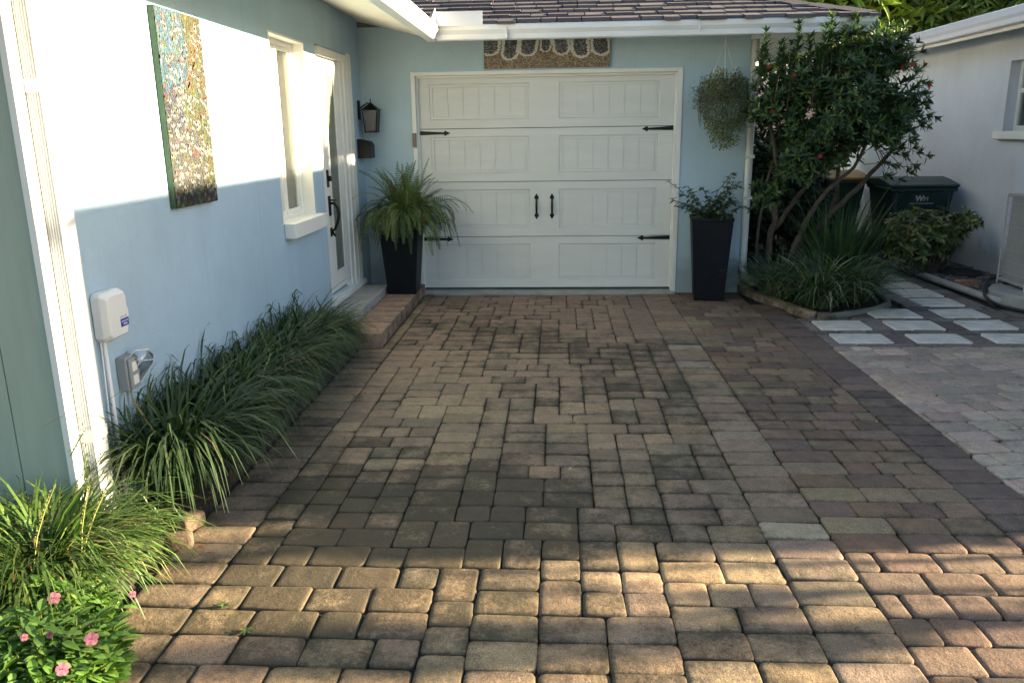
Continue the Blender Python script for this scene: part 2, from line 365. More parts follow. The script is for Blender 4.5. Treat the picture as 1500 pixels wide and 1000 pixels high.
while y<D+.35:
    h_=.143; bp=[1.069]; x=1.069-rnd.uniform(0,.23)
    while x<1.752:
        x+=rnd.choice((.215,.215,.145,.215))
        if x-bp[-1]>.07 and 1.752-x>.07: bp.append(x)
    bp.append(1.752)
    if y<D-.1:
        for a,b in zip(bp,bp[1:]): paver(drv,rect(a,y,b,y+h_),jit(rnd.choice(bandpal),.14),.15+.3*nz(a,y,1.2,6)+.15*max(0,1-abs(y-4)/1.2))
    y+=h_;row+=1
course(1.752,2.0,.8,6.72,.147,[(.17,.13,.11),(.15,.118,.10),(.19,.145,.12),(.14,.11,.10)],lambda x,y:.22+.3*nz(x,y,1,7))
course(1.752,2.0,6.72,7.3,.147,[(.16,.12,.10)],lambda x,y:.3)
struct(drv.build('driveway_pavers','paver',smooth=True))
# side court pavers, laid at a slight angle
crt=MB(); pk=[(.40,.33,.275),(.43,.355,.295),(.37,.305,.255),(.46,.385,.32),(.34,.28,.235),(.39,.325,.275)]
an=R(7); ca,sa=math.cos(an),math.sin(an)
for r_ in range(-26,52):
    v=r_*.146; off=rnd.uniform(0,.24); u=-1.5-off
    while u<5.5:
        wv=rnd.choice((.218,.218,.218,.148)); poly=[(2.0+ca*a-sa*b,2.6+sa*a+ca*b) for a,b in ((u,v),(u+wv,v),(u+wv,v+.146),(u,v+.146))]
        poly=clip(poly,-1,0,-2.0); 
        if poly: poly=clip(poly,0,1,5.80)
        if poly: poly=clip(poly,1,0,4.53)
        if poly and max(p[1] for p in poly)>.8: 
            cx,cy=poly[0]; paver(crt,poly,jit(rnd.choice(pk),.13),.02+.3*nz(cx,cy,1,8)+.15*(cy<3.3),rc=.022,bev=1.25)
        u+=wv
# dark fillers between the stepping slabs
fil=[(.16,.14,.13),(.13,.12,.115),(.19,.165,.15),(.22,.20,.19)]
COLS=[(2.09,2.49),(2.66,3.06),(3.23,3.61)]; ROWS=[(5.90,6.17),(6.32,6.62),(6.74,7.07)]
def fill(x0,y0,x1,y1,horiz=True,st=.22):
    a,b=(x0,x1) if horiz else (y0,y1)
    while a<b-.02:
        q=min(a+st*rnd.uniform(.85,1.1),b)
        if b-q<.06:q=b
        paver(crt,rect(a,y0,q,y1) if horiz else rect(x0,a,x1,q),jit(rnd.choice(fil),.15),.2,z=-.002,rc=.012); a=q
for yy in ((5.80,5.90),(6.17,6.32),(6.62,6.74)): fill(2.0 if yy[0]<6.7 else 2.6,yy[0],4.0,yy[1])
for (ra,rb) in ROWS:
    for xa,xb in ((2.0,2.09),(2.49,2.66),(3.06,3.23),(3.61,3.80)):
        if ra>6.7 and xb<2.6: continue
        fill(xa,ra,xb,rb,False,.3)
    fill(3.80,ra,4.0,rb)
paver(crt,[(2.49,6.74),(2.66,6.74),(2.66,6.98)],(.16,.14,.13))
for yy in ((7.07,7.20),(7.53,7.61),(7.98,8.06),(8.38,8.48),(8.77,8.9),(9.2,9.3)): fill(3.08,yy[0],3.80,yy[1])
for ya,yb_ in ((7.20,7.53),(7.61,7.98),(8.06,8.38),(8.48,8.77),(8.9,9.2)): fill(3.10,ya,3.24,yb_,False,.2); fill(3.62,ya,3.80,yb_,False,.2)
fill(4.0,5.8,4.53,6.0); fill(4.0,6.0,4.53,6.3); fill(4.0,6.3,4.53,6.55)
struct(crt.build('side_court_pavers','paver',smooth=True))
slabs=[]
rn=['row of slabs nearest the driveway pavers','middle row of slabs','back row of slabs']
for j,(ya,yb_) in enumerate(ROWS):
    for i,(xa,xb) in enumerate(COLS):
        if j==2 and i==0: continue
        slabs.append((xa,ya,xb,yb_,'pale square stepping slab, '+('left' if i==0 else 'middle' if i==1 else 'right')+' one in the '+rn[j] if j<2 else 'pale square stepping slab, '+('left' if i==1 else 'right')+' one of two in the '+rn[j]))
for (ya,yb_,o) in ((7.20,7.53,'first'),(7.61,7.98,'second'),(8.06,8.38,'third'),(8.48,8.77,'fourth'),(8.9,9.2,'fifth')):
    slabs.append((3.24,ya,3.62,yb_,'grey square slab, %s up the narrow path beside the gravel'%o))
for (xa,ya,xb,yb_,lab) in slabs:
    mb=MB(); paver(mb,rect(xa+.003,ya,xb-.003,yb_),jit((1,1,1),.06),0,z=.006,rc=.006,bev=.5)
    mb.c=[(1,1,1)]*len(mb.c); o=mb.build('stepping_slab','slab',smooth=True); tag(o,lab,'paving slab','pale stepping slabs of the side path')
# soil beds
def bed(name,pts,z,h=.06):
    mb=MB(); cx=sum(p[0] for p in pts)/len(pts); cy=sum(p[1] for p in pts)/len(pts)
    rings=5;k=len(pts);vs=[(cx,cy,z+h)]
    for r_ in range(1,rings+1):
        t=r_/rings
        for p in pts: x=cx+(p[0]-cx)*t; y=cy+(p[1]-cy)*t; vs.append((x,y,z+h*(1-t**3)+.02*nz(x,y,6,2)*(r_<rings)))
    fs=[(0,1+i,1+(i+1)%k) for i in range(k)]+[(1+(r_-1)*k+i,1+r_*k+i,1+r_*k+(i+1)%k,1+(r_-1)*k+(i+1)%k) for r_ in range(1,rings) for i in range(k)]
    mb.add(vs,fs); return struct(mb.build(name,'soil',smooth=True))
bed('soil_bed',[(-1.47,2.78),(-1.47,3.3),(-1.48,4.5),(-1.48,5.8),(-1.6,5.9),(-1.855,5.9),(-1.855,3.0),(-1.84,2.79)],-.02,.05)
bed('soil_bed',[(-1.5,.9),(-1.5,1.9),(-1.5,2.4),(-1.52,2.8),(-1.8,2.78),(-3.5,2.78),(-3.5,.9)],-.02,.05)
bed('soil_bed',[(1.80,8.3),(1.93,7.46),(2.15,6.76),(2.3,6.8),(2.92,7.28),(3.08,7.6),(3.1,9),(3.1,12),(1.76,12)],-.02,.07)
bed('soil_bed',[(3.84,7.2),(4.54,7.2),(4.54,10),(4.54,12),(3.84,12),(3.84,10)],-.02,.04)
# gravel
gv=MB(); import itertools
def rock(mb,p,r,col,sq=.6):
    vs=[];n=6
    ph=rnd.uniform(0,6)
    for zz,rr_ in ((-1,.5),(0,1),(.8,.62)):
        for j in range(n):
            k=rnd.uniform(.8,1.15); vs.append((p[0]+r*rr_*k*math.cos(ph+2*PI*j/n),p[1]+r*rr_*k*math.sin(ph+2*PI*j/n)*.8,p[2]+r*sq*zz))
    fs=[(i*n+j,i*n+(j+1)%n,(i+1)*n+(j+1)%n,(i+1)*n+j) for i in range(2) for j in range(n)]+[tuple(range(2*n,3*n))]
    mb.add(vs,fs,col)
for _ in range(2600):
    x=rnd.uniform(3.9,4.53); y=rnd.uniform(7.3,10.2); rock(gv,(x,y,.03+rnd.uniform(-.01,.015)),rnd.uniform(.012,.034),jit(rnd.choice([(.16,.145,.14),(.11,.10,.10),(.22,.20,.19),(.09,.08,.085)]),.3))
struct(gv.build('gravel','rock'),'stuff')
lt=MB()
for _ in range(900):
    z_=rnd.random()
    if z_<.35: x,y=rnd.uniform(-1.8,-1.48),rnd.uniform(2.9,5.8)
    elif z_<.6: x,y=rnd.uniform(-1.9,-1.48),rnd.uniform(1.8,2.85)
    else: x,y=rnd.uniform(1.95,2.9),rnd.uniform(7.0,8.3)
    lt.mini(Vector((x,y,.03+rnd.uniform(0,.02))),Vector((rnd.uniform(-1,1),rnd.uniform(-1,1),rnd.uniform(-.2,.3))),Vector((rnd.uniform(-.4,.4),0,1)),rnd.uniform(.02,.05),rnd.uniform(.008,.02),jit(rnd.choice([(.14,.09,.05),(.09,.06,.04),(.2,.13,.07)]),.3))
struct(lt.build('leaf_litter','leaf'),'stuff')

# ================================================================ house
house=thing('house','pale blue single-storey house with white garage door, side door and shingled hip roof','house',(0,0,0))
OS=.825; XE=XL+OS; YE=D-.6; ZB=2.315; SL=.31; ZT=2.44
mb=MB(); holed_wall(mb,'x',2.985,D,0,2.565,XL-.2,XL,[(5.38,.95,6.13,2.2),(6.42,.20,7.45,2.22)]); mb.build('side_wall','blue',house)
mb=MB(); holed_wall(mb,'y',XL,1.75,0,2.5,D,D+.22,[(-1.365,0,1.13,2.085)]); mb.build('garage_wall','blue2',house)
mb=MB(); mb.box(1.55,D+.22,0,1.75,15,2.5); mb.build('outer_wall','blue2',house); mb=MB(); mb.box(-9,2.905,0,XL-.2,2.985,2.565); mb.build('outer_wall','blue2',house)
# vertical board siding on the street-facing wall
mb=MB(); x=XL-.025
while x>-7:
    mb.box(x-.195,2.79,0,x-.006,2.905,2.5); mb.box(x-.006,2.797,0,x,2.905,2.5); x-=.195
mb.build('siding','siding',house)
mb=MB(); mb.box(XL-.025,2.772,0,XL+.004,2.829,2.5); mb.box(XL-.025,2.829,0,XL,2.985,2.5)
mb.build('corner_trim','white',house,bevel=.003)
# soffits
mb=MB(); th=.02
za=ZB+SL*OS
mb.add([(XL-.1,2.2,za+.031),(XE,2.2,ZB),(XE,YE,ZB),(XL-.1,YE+OS+.1,za+.031)],[(0,1,2,3)])
mb.add([(XE,YE,ZB),(2.6,YE,ZB),(2.6,D+.1,ZB+SL*.7),(XE-.7,D+.1,ZB+SL*.7)],[(0,1,2,3)])
mb.add([(2.6,YE,ZB),(2.6,15,ZB),(1.7,15,ZB+SL*.9),(1.7,D+.3,ZB+SL*.9)],[(0,1,2,3)])
mb.add([(-9,2.2,ZB+.02),(XE,2.2,ZB+.0),(XE,2.3,ZB+.005),(XL,2.79,za),(-9,2.79,za)],[(0,1,2,3,4)])
mb.build('soffit','soffit',house)
# gutters, K profile along the eaves
def kprof(o,z): return [(o,z),(o+.006,z),(o-.002,z+.05),(o-.02,z+.075),(o-.022,z+.118),(o-.014,z+.125),(o-.03,z+.128),(o-.03,z+.02),(o+.1,z+.02),(o+.1,z-0.0)]
def gut(mb,side,a,b,o,z=ZB-.005):
    pts=[(0,0),(-.078,0),(-.086,.012),(-.090,.045),(-.112,.078),(-.114,.112),(-.106,.122),(-.098,.112),(-.10,.080),(-.078,.048),(-.074,.014),(0,.014)]
    for i in range(len(pts)-1):
        (p,q),(r_,s_)=pts[i],pts[i+1]
        def V(off,zz,end):
            if side=='x': return (o-off, end(off), z+zz)
            return (end(off), o+off, z+zz)
        mb.add([V(p,q,a),V(r_,s_,a),V(r_,s_,b),V(p,q,b)],[(0,1,2,3)])
mb=MB()
gx=XE-.09; gy=YE+.09
gut(mb,'x',lambda o:2.2,lambda o:gy+o,gx)                 # side eave: profile grows toward +x
mb.build('gutter','whitem',house,smooth=False)
mb=MB(); gut(mb,'y',lambda o:gx-o,lambda o:2.62,gy)
mb.box(2.60,gy-.112,ZB-.004,2.625,gy+.02,ZB+.118)
mb.box(1.18,gy-.117,ZB+.02,1.186,gy-.06,ZB+.118)
mb.box(XE+.60,gy-.1175,ZB-.006,XE+.603,gy-.06,ZB+.121)
mb.build('gutter','whitem',house)
mb=MB(); mb.box(XE-.005,YE-.068,ZB+.100,XE+.40,YE-.064,ZB+.215); mb.prism([(YE-.068,ZB+.1),(YE-.068,ZB+.245),(YE-.30,ZB+.13),(YE-.30,ZB+.1)],'x',XE+.002,XE+.006)
mb.build('splash_guard','whitem',house)
mb=MB(); mb.box(XE-.06,2.2,ZB+.02,XE-.085,gy,ZB+.12); mb.box(XE-.06,YE+.1,ZB+.02,2.6,YE+.125,ZB+.12); mb.box(2.575,YE+.1,ZB-.01,2.6,15,ZB+.12); mb.build('fascia','white',house)
# roof planes and shingles
mb=MB(); T=2.6; zr=ZT+SL*T
mb.add([(XE,2.2,ZT),(XE,YE,ZT),(XE-T,YE+T,zr),(XE-T,2.2,zr)],[(0,1,2,3)],(.12,.10,.10))
mb.add([(XE,YE,ZT),(2.62,YE,ZT),(2.62-T,YE+T,zr),(XE-T,YE+T,zr)],[(0,1,2,3)],(.09,.08,.08))
mb.add([(2.62,YE,ZT),(2.62,15.4,ZT),(2.62-T,15.4,zr),(2.62-T,YE+T,zr)],[(0,1,2,3)],(.12,.10,.10))
mb.add([(XE-T,2.2,zr),(XE-T,YE+T,zr),(2.62-T,YE+T,zr),(2.62-T,15.4,zr),(-9,15.4,zr),(-9,2.2,zr)],[(0,1,2,3,4,5)],(.12,.10,.10))
shp=[(.112,.097,.108),(.10,.088,.099),(.125,.108,.118),(.092,.082,.092),(.135,.118,.128)]
for r_ in range(13):
    t0=r_*.195-.02; t1=t0+.215; x=XE-t0-rnd.uniform(0,.3)
    while x<2.62-t0:
        wv=rnd.uniform(.12,.26); a=max(x,XE-t0*1.0-.02); b=min(x+wv,2.62-t0)
        if b-a>.03:
            d_=.018+rnd.choice((0,.007)); dy=rnd.choice((0,.0,.035)); c=jit(rnd.choice(shp),.12)
            y0=YE+t0-dy; z0=ZT+SL*(t0-dy); y1=YE+t1; z1=ZT+SL*t1; bb=min(b,2.62-t1) if b>2.62-t1 else b
            g_=.005
            mb.add([(a+g_,y0,z0+.001),(b-g_,y0,z0+.001),(b-g_,y0,z0+d_+.006),(a+g_,y0,z0+d_+.006),(a+g_,y1,z1+.003),(bb-g_,y1,z1+.003)],[(0,1,2,3),(3,2,5,4),(0,3,4),(1,5,2)],c)
        x+=wv
# hip cap
for k in range(14):
    t=k*.17; p=Vector((2.62-t,YE+t,ZT+SL*t+.012)); q=Vector((2.62-t-.2,YE+t+.2,ZT+SL*(t+.2)+.020))
    s1=Vector((-.1,-.02,-.0)); s2=Vector((.02,.1,-.0)); c=jit((.15,.125,.13),.15)
    mb.add([p+s1+Vector((0,0,-.0)),p+Vector((0,0,.02)),p+s2,q+s1,q+Vector((0,0,.02)),q+s2],[(0,1,4,3),(1,2,5,4)],c)
mb.build('roof','shingle',house)
# downpipes
def ribbed(mb,x0,y0,x1,y1,za_,zb_):
    # rectangular pipe with fluted -y face
    n=5; poly=[]
    w_=(x1-x0)/(2*n+1)
    for i in range(2*n+1):
        dpt=0 if i%2==0 else .006
        poly+=[(x0+i*w_+.0008,y0+dpt),(x0+(i+1)*w_-.0008,y0+dpt)]
    d_=(y1-y0)/5
    poly+=[(x1,y0+.004),(x1,y1),(x0,y1)]
    mb.prism(poly,'z',za_,zb_)
mb=MB(); ribbed(mb,XL+.003,2.836,XL+.055,2.928,.06,2.4)
dp=mb.build('downpipe','whitem',house)
for zz in (1.70,.40): mb=MB(); mb.box(XL+.001,2.832,zz,XL+.059,2.932,zz+.045); mb.build('strap','white',dp)
mb=MB(); xp=1.752
mb.tube([(xp+.04,D+.02,2.33),(xp+.04,D+.02,.26),(xp+.06,D+.0,.17),(xp+.12,D-.06,.12),(xp+.27,D-.16,.09)],.038,10); dp2=mb.build('downpipe','white',house,smooth=True)
for zz in (1.28,.9): mb=MB(); mb.box(xp,D-.025,zz,xp+.085,D+.06,zz+.03); mb.build('strap','white',dp2)

# window in the side wall
win=MB(); xr=XL-.13
frame_quad(win,'x',5.38,.95,6.13,2.2,.045,xr,xr+.05); win.box(xr+.005,5.74,.995,xr+.045,5.775,2.155)
frame_quad(win,'x',5.425,.995,5.74,2.155,.028,xr+.015,xr+.04); frame_quad(win,'x',5.775,.995,6.085,2.155,.028,xr+.008,xr+.032)
w1=win.build('window','white',house,bevel=.002)
mb=MB(); mb.box(xr+.02,5.453,1.023,xr+.024,5.712,2.127); mb.box(xr+.014,5.803,1.023,xr+.018,6.057,2.127); mb.build('pane','glass',w1)
mb=MB(); 
for i in range(28): yy=5.40+i*.0255; mb.box(xr-.012+.004*math.sin(i*2.1),yy,.97,xr-.009+.004*math.sin(i*2.1),yy+.024,2.19)
mb.build('curtain','curtain',w1)
mb=MB(); mb.box(xr+.05,5.36,.955,XL+.002,6.15,.965); mb.box(XL-.0,5.40,.86,XL+.075,6.19,.962); mb.build('sill','white',w1,bevel=.004)
mb=MB(); mb.box(XL-.08,5.38,.965,XL+.003,5.393,2.187); mb.box(XL-.08,6.117,.965,XL+.003,6.13,2.187); mb.box(XL-.08,5.38,2.187,XL+.003,6.13,2.2); mb.build('reveal','white',w1)
# side door
xd=XL-.022
mb=MB()
for (a,b,c_,d_) in ((6.50,.26,6.72,2.15),(6.98,.26,7.16,2.15),(6.72,2.02,6.98,2.15),(6.72,.26,6.98,.42)): mb.box(xd-.04,a,b,xd,c_,d_)
dr=mb.build('side_door','white',house,bevel=.003)
mb=MB(); mb.box(xd-.022,6.72,.42,xd-.010,6.98,2.02); mb.build('pane','frost',dr)
mb=MB(); mb.box(xd-.036,6.715,.415,xd-.033,6.985,2.025); mb.build('door_blind','curtain',dr)
mb=MB()
mb.box(xd-.05,6.435,.2,XL-.018,6.50,2.205); mb.box(xd-.05,7.16,.2,xd+.010,7.26,2.15); mb.box(xd-.05,7.26,.2,xd+.022,7.36,2.15); mb.box(xd-.05,7.36,.2,XL+.004,7.50,2.235); mb.box(xd-.05,6.50,2.15,XL-.004,7.36,2.218)
mb.build('door_frame','white',dr,bevel=.003)
mb=MB(); mb.box(xd-.05,6.40,.172,XL+.03,7.54,.215); mb.build('threshold','white',dr,bevel=.004)
mb=MB(); yh=6.60
mb.box(xd,yh-.03,1.13,xd+.006,yh+.03,1.27); mb.tube([(xd+.006,yh,1.2),(xd+.03,yh,1.2)],.022,12); mb.build('deadbolt','black',dr,bevel=.002)
mb=MB()
mb.box(xd,yh-.028,.90,xd+.008,yh+.028,1.06); mb.tube([(xd+.008,yh,1.0),(xd+.04,yh+.005,1.0),(xd+.065,yh+.01,.96),(xd+.07,yh+.01,.90),(xd+.06,yh+.01,.85),(xd+.035,yh,.79),(xd+.008,yh,.77),(xd+.03,yh+.02,.73)],[.011,.012,.012,.012,.012,.011,.012,.009],8)
mb.box(xd,yh-.022,.73,xd+.008,yh+.022,.80); mb.box(xd+.008,yh-.01,1.02,xd+.06,yh+.012,1.032); mb.build('handle','black',dr,smooth=False)
# garage door
gd0=MB(); yd=D+.07; zs=[.045,.555,1.085,1.585,2.07]; xa,xb=-1.345,1.11
for i in range(4):
    z0,z1=zs[i]+.003,zs[i+1]-.003
    pans=[(-1.22,z0+.075,-.265,z1-.07),(.01,z0+.075,.955,z1-.07)]
    holed_wall(gd0,'y',xa,xb,z0,z1,yd,yd+.04,pans)
    for (a,b,c_,d_) in pans:
        # bevelled recess with upright planks
        e=.012
        for q in (((a,b),(c_,b),(c_-e,b+e),(a+e,b+e)),((c_,b),(c_,d_),(c_-e,d_-e),(c_-e,b+e)),((c_,d_),(a,d_),(a+e,d_-e),(c_-e,d_-e)),((a,d_),(a,b),(a+e,b+e),(a+e,d_-e))):
            gd0.add([(q[0][0],yd,q[0][1]),(q[1][0],yd,q[1][1]),(q[2][0],yd+.008,q[2][1]),(q[3][0],yd+.008,q[3][1])],[(0,1,2,3)])
        f=.022; frame_quad(gd0,'y',a+e,b+e,c_-e,d_-e,f,yd+.003,yd+.02)
        A,B=a+e+f,c_-e-f; n=6; w_=(B-A)/n
        for k in range(n): gd0.box(A+k*w_+.0034,yd+.009,b+e+f+.001,A+(k+1)*w_-.0034,yd+.03,d_-e-f-.001)
        gd0.box(A,yd+.0155,b+e+f+.001,B,yd+.031,d_-e-f-.001)
gd=gd0.build('garage_door','door',house)
mb=MB(); mb.box(xa-.02,yd+.046,.05,xb+.02,yd+.06,2.09); mb.build('light_block_panel','dark',gd)  # added panel that blocks sun leaking through the door seams
mb=MB(); mb.box(xa,yd+.01,.035,xb,yd+.04,.05); mb.build('weather_seal','black',gd)
def strap(x,z,sgn,L=.31):
    mb=MB(); y0,y1=yd-.006,yd-.0005
    P=[(0,.024),(L*.78,.010),(L*.80,.010),(L*.83,.026),(L*.88,.018),(L,0),(L*.88,-.016),(L*.83,-.026),(L*.80,-.010),(L*.78,-.010),(0,-.016)]
    mb.prism([(x+sgn*a,z+b) for a,b in P],'y',y0,y1)
    for a in (.03,.12): mb.tube([(x+sgn*a,y0,z),(x+sgn*a,y0-.004,z)],.006,8)
    return mb.build('strap_hinge','black',gd)
strap(-1.335,1.545,1); strap(1.10,1.56,-1); strap(-1.335,.532,1); strap(1.10,.532,-1,.33)
for x in (-.205,-.055):
    mb=MB(); y0=yd
    P=[(0,.125),(.012,.105),(.022,.09),(.018,.075),(.008,.065),(.010,0),(.008,-.065),(.018,-.075),(.022,-.09),(.012,-.105),(0,-.125)]
    mb.prism([(x+a,.845+b) for a,b in P]+[(x-a,.845+b) for a,b in P[::-1][1:-1]],'y',y0-.005,y0-.0005)
    mb.tube([(x,y0-.005,.92),(x,y0-.035,.90),(x,y0-.045,.845),(x,y0-.035,.79),(x,y0-.005,.77)],[.006,.009,.011,.009,.006],8)
    mb.build('pull_handle','black',gd)
mb=MB()
mb.box(-1.375,D-.012,0,-1.335,D+.115,2.10); mb.box(1.105,D-.012,0,1.15,D+.115,2.10); mb.box(-1.335,D-.012,2.065,1.105,D+.115,2.10)
mb.box(-1.335,D+.03,.05,-1.318,D+.069,2.065); mb.box(1.088,D+.03,.05,1.105,D+.069,2.065); mb.box(-1.318,D+.03,2.045,1.088,D+.069,2.065)
mb.build('door_casing','white',gd,bevel=.003)
mb=MB(); mb.box(-1.39,D-.045,-.02,1.14,D+.2,.022); mb.build('sill_slab','conc',gd,bevel=.006)

# stoop and brick step
mb=MB(); mb.box(XL+.001,5.88,-.02,-1.60,7.44,.168); tag(mb.build('stoop','conc',bevel=.008),'grey concrete stoop slab below the white side door','stoop')
st=thing('brick_step','low step of pavers laid crosswise beside the concrete stoop','step',(0,0,0)); y=5.78
while y<D-.03:
    s=.098; yy=min(y+s,D-.002); mb=MB(); paver(mb,rect(-1.598,y,-1.315,yy),jit((.30,.215,.165),.18),.15,z=.10,h=.13,gap=.003)
    mb.build('brick','paver',st,smooth=True); y=yy
# wall things --------------------------------------------------------
lan=thing('wall_lantern','black wall lantern with seeded glass on the blue wall by the garage corner','lantern',(XL,7.70,1.56)); lan.scale=(.92,.85,.85)
mb=MB(); mb.box(0,-.03,.14,.018,.03,.34); mb.tube([(.018,0,.26),(.06,0,.29),(.10,0,.315),(.13,0,.305)],.008,8); mb.build('bracket','black',lan,bevel=.002)
mb=MB(); c=(.13,0)
def lrect(mb,h0,z0,h1,z1): 
    mb.add([(c[0]+sx*h,c[1]+sy*h,z) for h,z in ((h0,z0),(h1,z1)) for sx,sy in ((-1,-1),(1,-1),(1,1),(-1,1))],[(3,2,1,0),(4,5,6,7),(0,1,5,4),(1,2,6,5),(2,3,7,6),(3,0,4,7)])
lrect(mb,.085,.245,.022,.300); lrect(mb,.088,.236,.085,.245); lrect(mb,.02,.30,.014,.315); lrect(mb,.006,.315,.004,.36); lrect(mb,.060,.0,.066,.014)
for sx in (-1,1):
    for sy in (-1,1):
        b0=Vector((c[0]+sx*.056,c[1]+sy*.056,.01)); b1=Vector((c[0]+sx*.074,c[1]+sy*.074,.238)); mb.tube([b0,b1],.0065,6)
mb.build('cage','black',lan)
mb=MB(); lrect(mb,.050,.014,.066,.236); mb.build('glass_shade','seeded',lan)
mbx=MB(); mbx.prism([(0,0),(.125,0),(.125,.105),(.10,.15),(0,.17)],'y',-.085,.085)
ml=thing('wall_mailbox','small black mailbox on the blue wall under the lantern','mailbox',(XL,7.66,1.33)); mbx.build('body','black',ml,bevel=.004)
mb=MB(); mb.add([(.0,-.09,.174),(.104,-.09,.153),(.131,-.09,.108),(.0,.09,.174),(.104,.09,.153),(.131,.09,.108)],[(0,3,4,1),(1,4,5,2)]); mb.build('lid','black',ml)
kp=thing('door_keypad','small brown keypad box on the left jamb of the garage door','keypad',(-1.375,D-.012,1.42)); mb=MB(); mb.box(0,-.022,0,.035,0,.13); mb.box(.005,-.028,.08,.03,-.022,.12); mb.build('housing','brownbox',kp,bevel=.003)
ub=thing('utility_box','white plastic utility box with blue sticker on the blue wall','utility box',(XL,3.03,.745)); ub.scale=(.85,.86,.93)
mb=MB(); P=[(.02,.0),(.165,.0),(.19,.05),(.19,.075),(.20,.085),(.20,.125),(.19,.135),(.19,.19),(.175,.215),(.02,.215),(0,.20),(0,.02)]
mb.prism(P,'x',.004,.045); Q=[(.1+(a-.1)*.86,.107+(b-.107)*.86) for a,b in P]
n=len(P); mb.add([(.045,a,b) for a,b in P]+[(.078,a,b) for a,b in Q],[(i,(i+1)%n,n+(i+1)%n,n+i) for i in range(n)]+[tuple(range(n,2*n))]); mb.build('cover','whitem',ub,bevel=.004)
mb=MB(); mb.box(.078,.105,.05,.0792,.175,.085); mb.build('blue_sticker','bluetag',ub)
mb=MB()
for k in range(5): mb.box(.0792,.113+k*.012,.070,.0797,.120+k*.012,.076)
mb.box(.0792,.125,.058,.0797,.160,.063); mb.build('sticker_marks','white',ub)
mb=MB(); mb.box(.078,.105,.092,.0788,.15,.096); mb.box(.078,.158,.089,.0788,.163,.101); mb.build('printed_mark','greyplastic',ub)
mb=MB(); mb.box(.045,.190,.09,.055,.203,.118); mb.build('latch','black',ub)
mb=MB(); mb.box(.06,.168,.155,.075,.182,.167); mb.build('lock_screw','greyplastic',ub)
mb=MB(); mb.tube([(.022,.035,-.74),(.022,.035,.004)],.011,10); mb.tube([(.01,.015,-.74),(.012,.005,-.4),(.02,.012,.004)],.004,6); mb.build('conduit','whitem',ub,smooth=True)
ob=thing('outdoor_outlet','grey outdoor socket box with lifted clear cover on the blue wall','outlet',(XL,3.15,.50))
mb=MB(); mb.box(.001,0,0,.045,.085,.15); mb.box(.045,.008,.01,.058,.08,.142); mb.build('box','greyplastic',ob,bevel=.005)
mb=MB(); mb.box(.058,.02,.085,.062,.06,.125); mb.box(.058,.02,.028,.062,.06,.068); mb.build('socket','white',ob,bevel=.003)
mb=MB(); mm=Matrix.Translation((.05,.082,.155))@Matrix.Rotation(R(38),4,'Y')@Matrix.Rotation(R(-18),4,'Z')
def shell(w_,h_,d_,th):
    vs=[];
    for (dx,s_) in ((0,1),(d_*.7,.98),(d_,.84)):
        for (a,b) in ((-.5,-.38),(-.38,-.5),(.38,-.5),(.5,-.38),(.5,.38),(.38,.5),(-.38,.5),(-.5,.38)): vs.append(mm@Vector((dx,w_*a*s_+w_*.5-.02,-h_*.5+h_*b*s_+.01)))
    fs=[(i*8+j,i*8+(j+1)%8,(i+1)*8+(j+1)%8,(i+1)*8+j) for i in range(2) for j in range(8)]+[tuple(range(16,24))]
    mb.add(vs,fs)
shell(.10,.175,.05,.002)
for a,b in ((0,1),(2,3),(4,5),(6,7)): pass
rim=[mm@Vector((0,.10*a+.05-.02,-.0875+.175*b+.01)) for a,b in ((-.5,-.38),(-.38,-.5),(.38,-.5),(.5,-.38),(.5,.38),(.38,.5),(-.38,.5),(-.5,.38),(-.5,-.38))]
mb.build('clear_cover','clear',ob,smooth=True)
mb=MB(); mb.tube(rim,.003,6); rim2=[mm@Vector((.05,.10*a*.84+.05-.02,-.0875+.175*b*.84+.01)) for a,b in ((-.5,-.38),(-.38,-.5),(.38,-.5),(.5,-.38),(.5,.38),(.38,.5),(-.38,.5),(-.5,.38),(-.5,-.38))]; mb.tube(rim2,.0018,6); mb.build('cover_rim','whitem',ob)

# tall flower painting
pt=thing('canvas_painting','tall narrow painting of colourful garden flowers on the blue wall','painting',(XL,3.80,1.21)); PH,PW,PT=.915,.485,.030
mb=MB(); mb.box(.002,0,0,PT,PW,PH); mb.build('canvas','canvas',pt,bevel=.003)
mb=MB()
def region(u,v):
    q=u+.12*nz(u,v,5,1); s_=v+.05*nz(u,v,6,2)
    if s_>.62:
        if q<.58+.1*(1-s_): return [(.10,.32,.55),(.15,.42,.68),(.08,.22,.45),(.10,.32,.55),(.25,.5,.6)]
        return [(.22,.24,.07),(.30,.20,.08),(.12,.16,.05),(.38,.30,.10)]
    if s_>.40:
        if q<.42: return [(.04,.06,.20),(.10,.10,.28),(.30,.26,.35),(.06,.07,.14)]
        return [(.28,.30,.08),(.18,.22,.06),(.35,.28,.10),(.12,.15,.05)]
    if s_>.10:
        if q<.7: return [(.26,.22,.30),(.20,.18,.22),(.34,.30,.30),(.15,.14,.13),(.22,.24,.12)]
        return [(.22,.25,.06),(.35,.32,.06),(.14,.17,.05)]
    return [(.06,.07,.12),(.10,.11,.16),(.12,.14,.05)]
def stroke(u,v,L,W,ang,col,h):
    y=u*PW;z=v*PH; d=(math.cos(ang),math.sin(ang)); nn=(-d[1],d[0]); x=PT+h
    pts=[(-.5,0),(-.2,.5),(.25,.45),(.5,0),(.2,-.5),(-.25,-.45)]
    vs=[]
    for a,b in pts:
        yy=min(PW-.001,max(.001,y+d[0]*a*L+nn[0]*b*W)); zz=min(PH-.001,max(.001,z+d[1]*a*L+nn[1]*b*W)); vs.append((x,yy,zz))
    mb.add(vs,[(5,4,3,2,1,0)],col)
pr=random.Random(3)
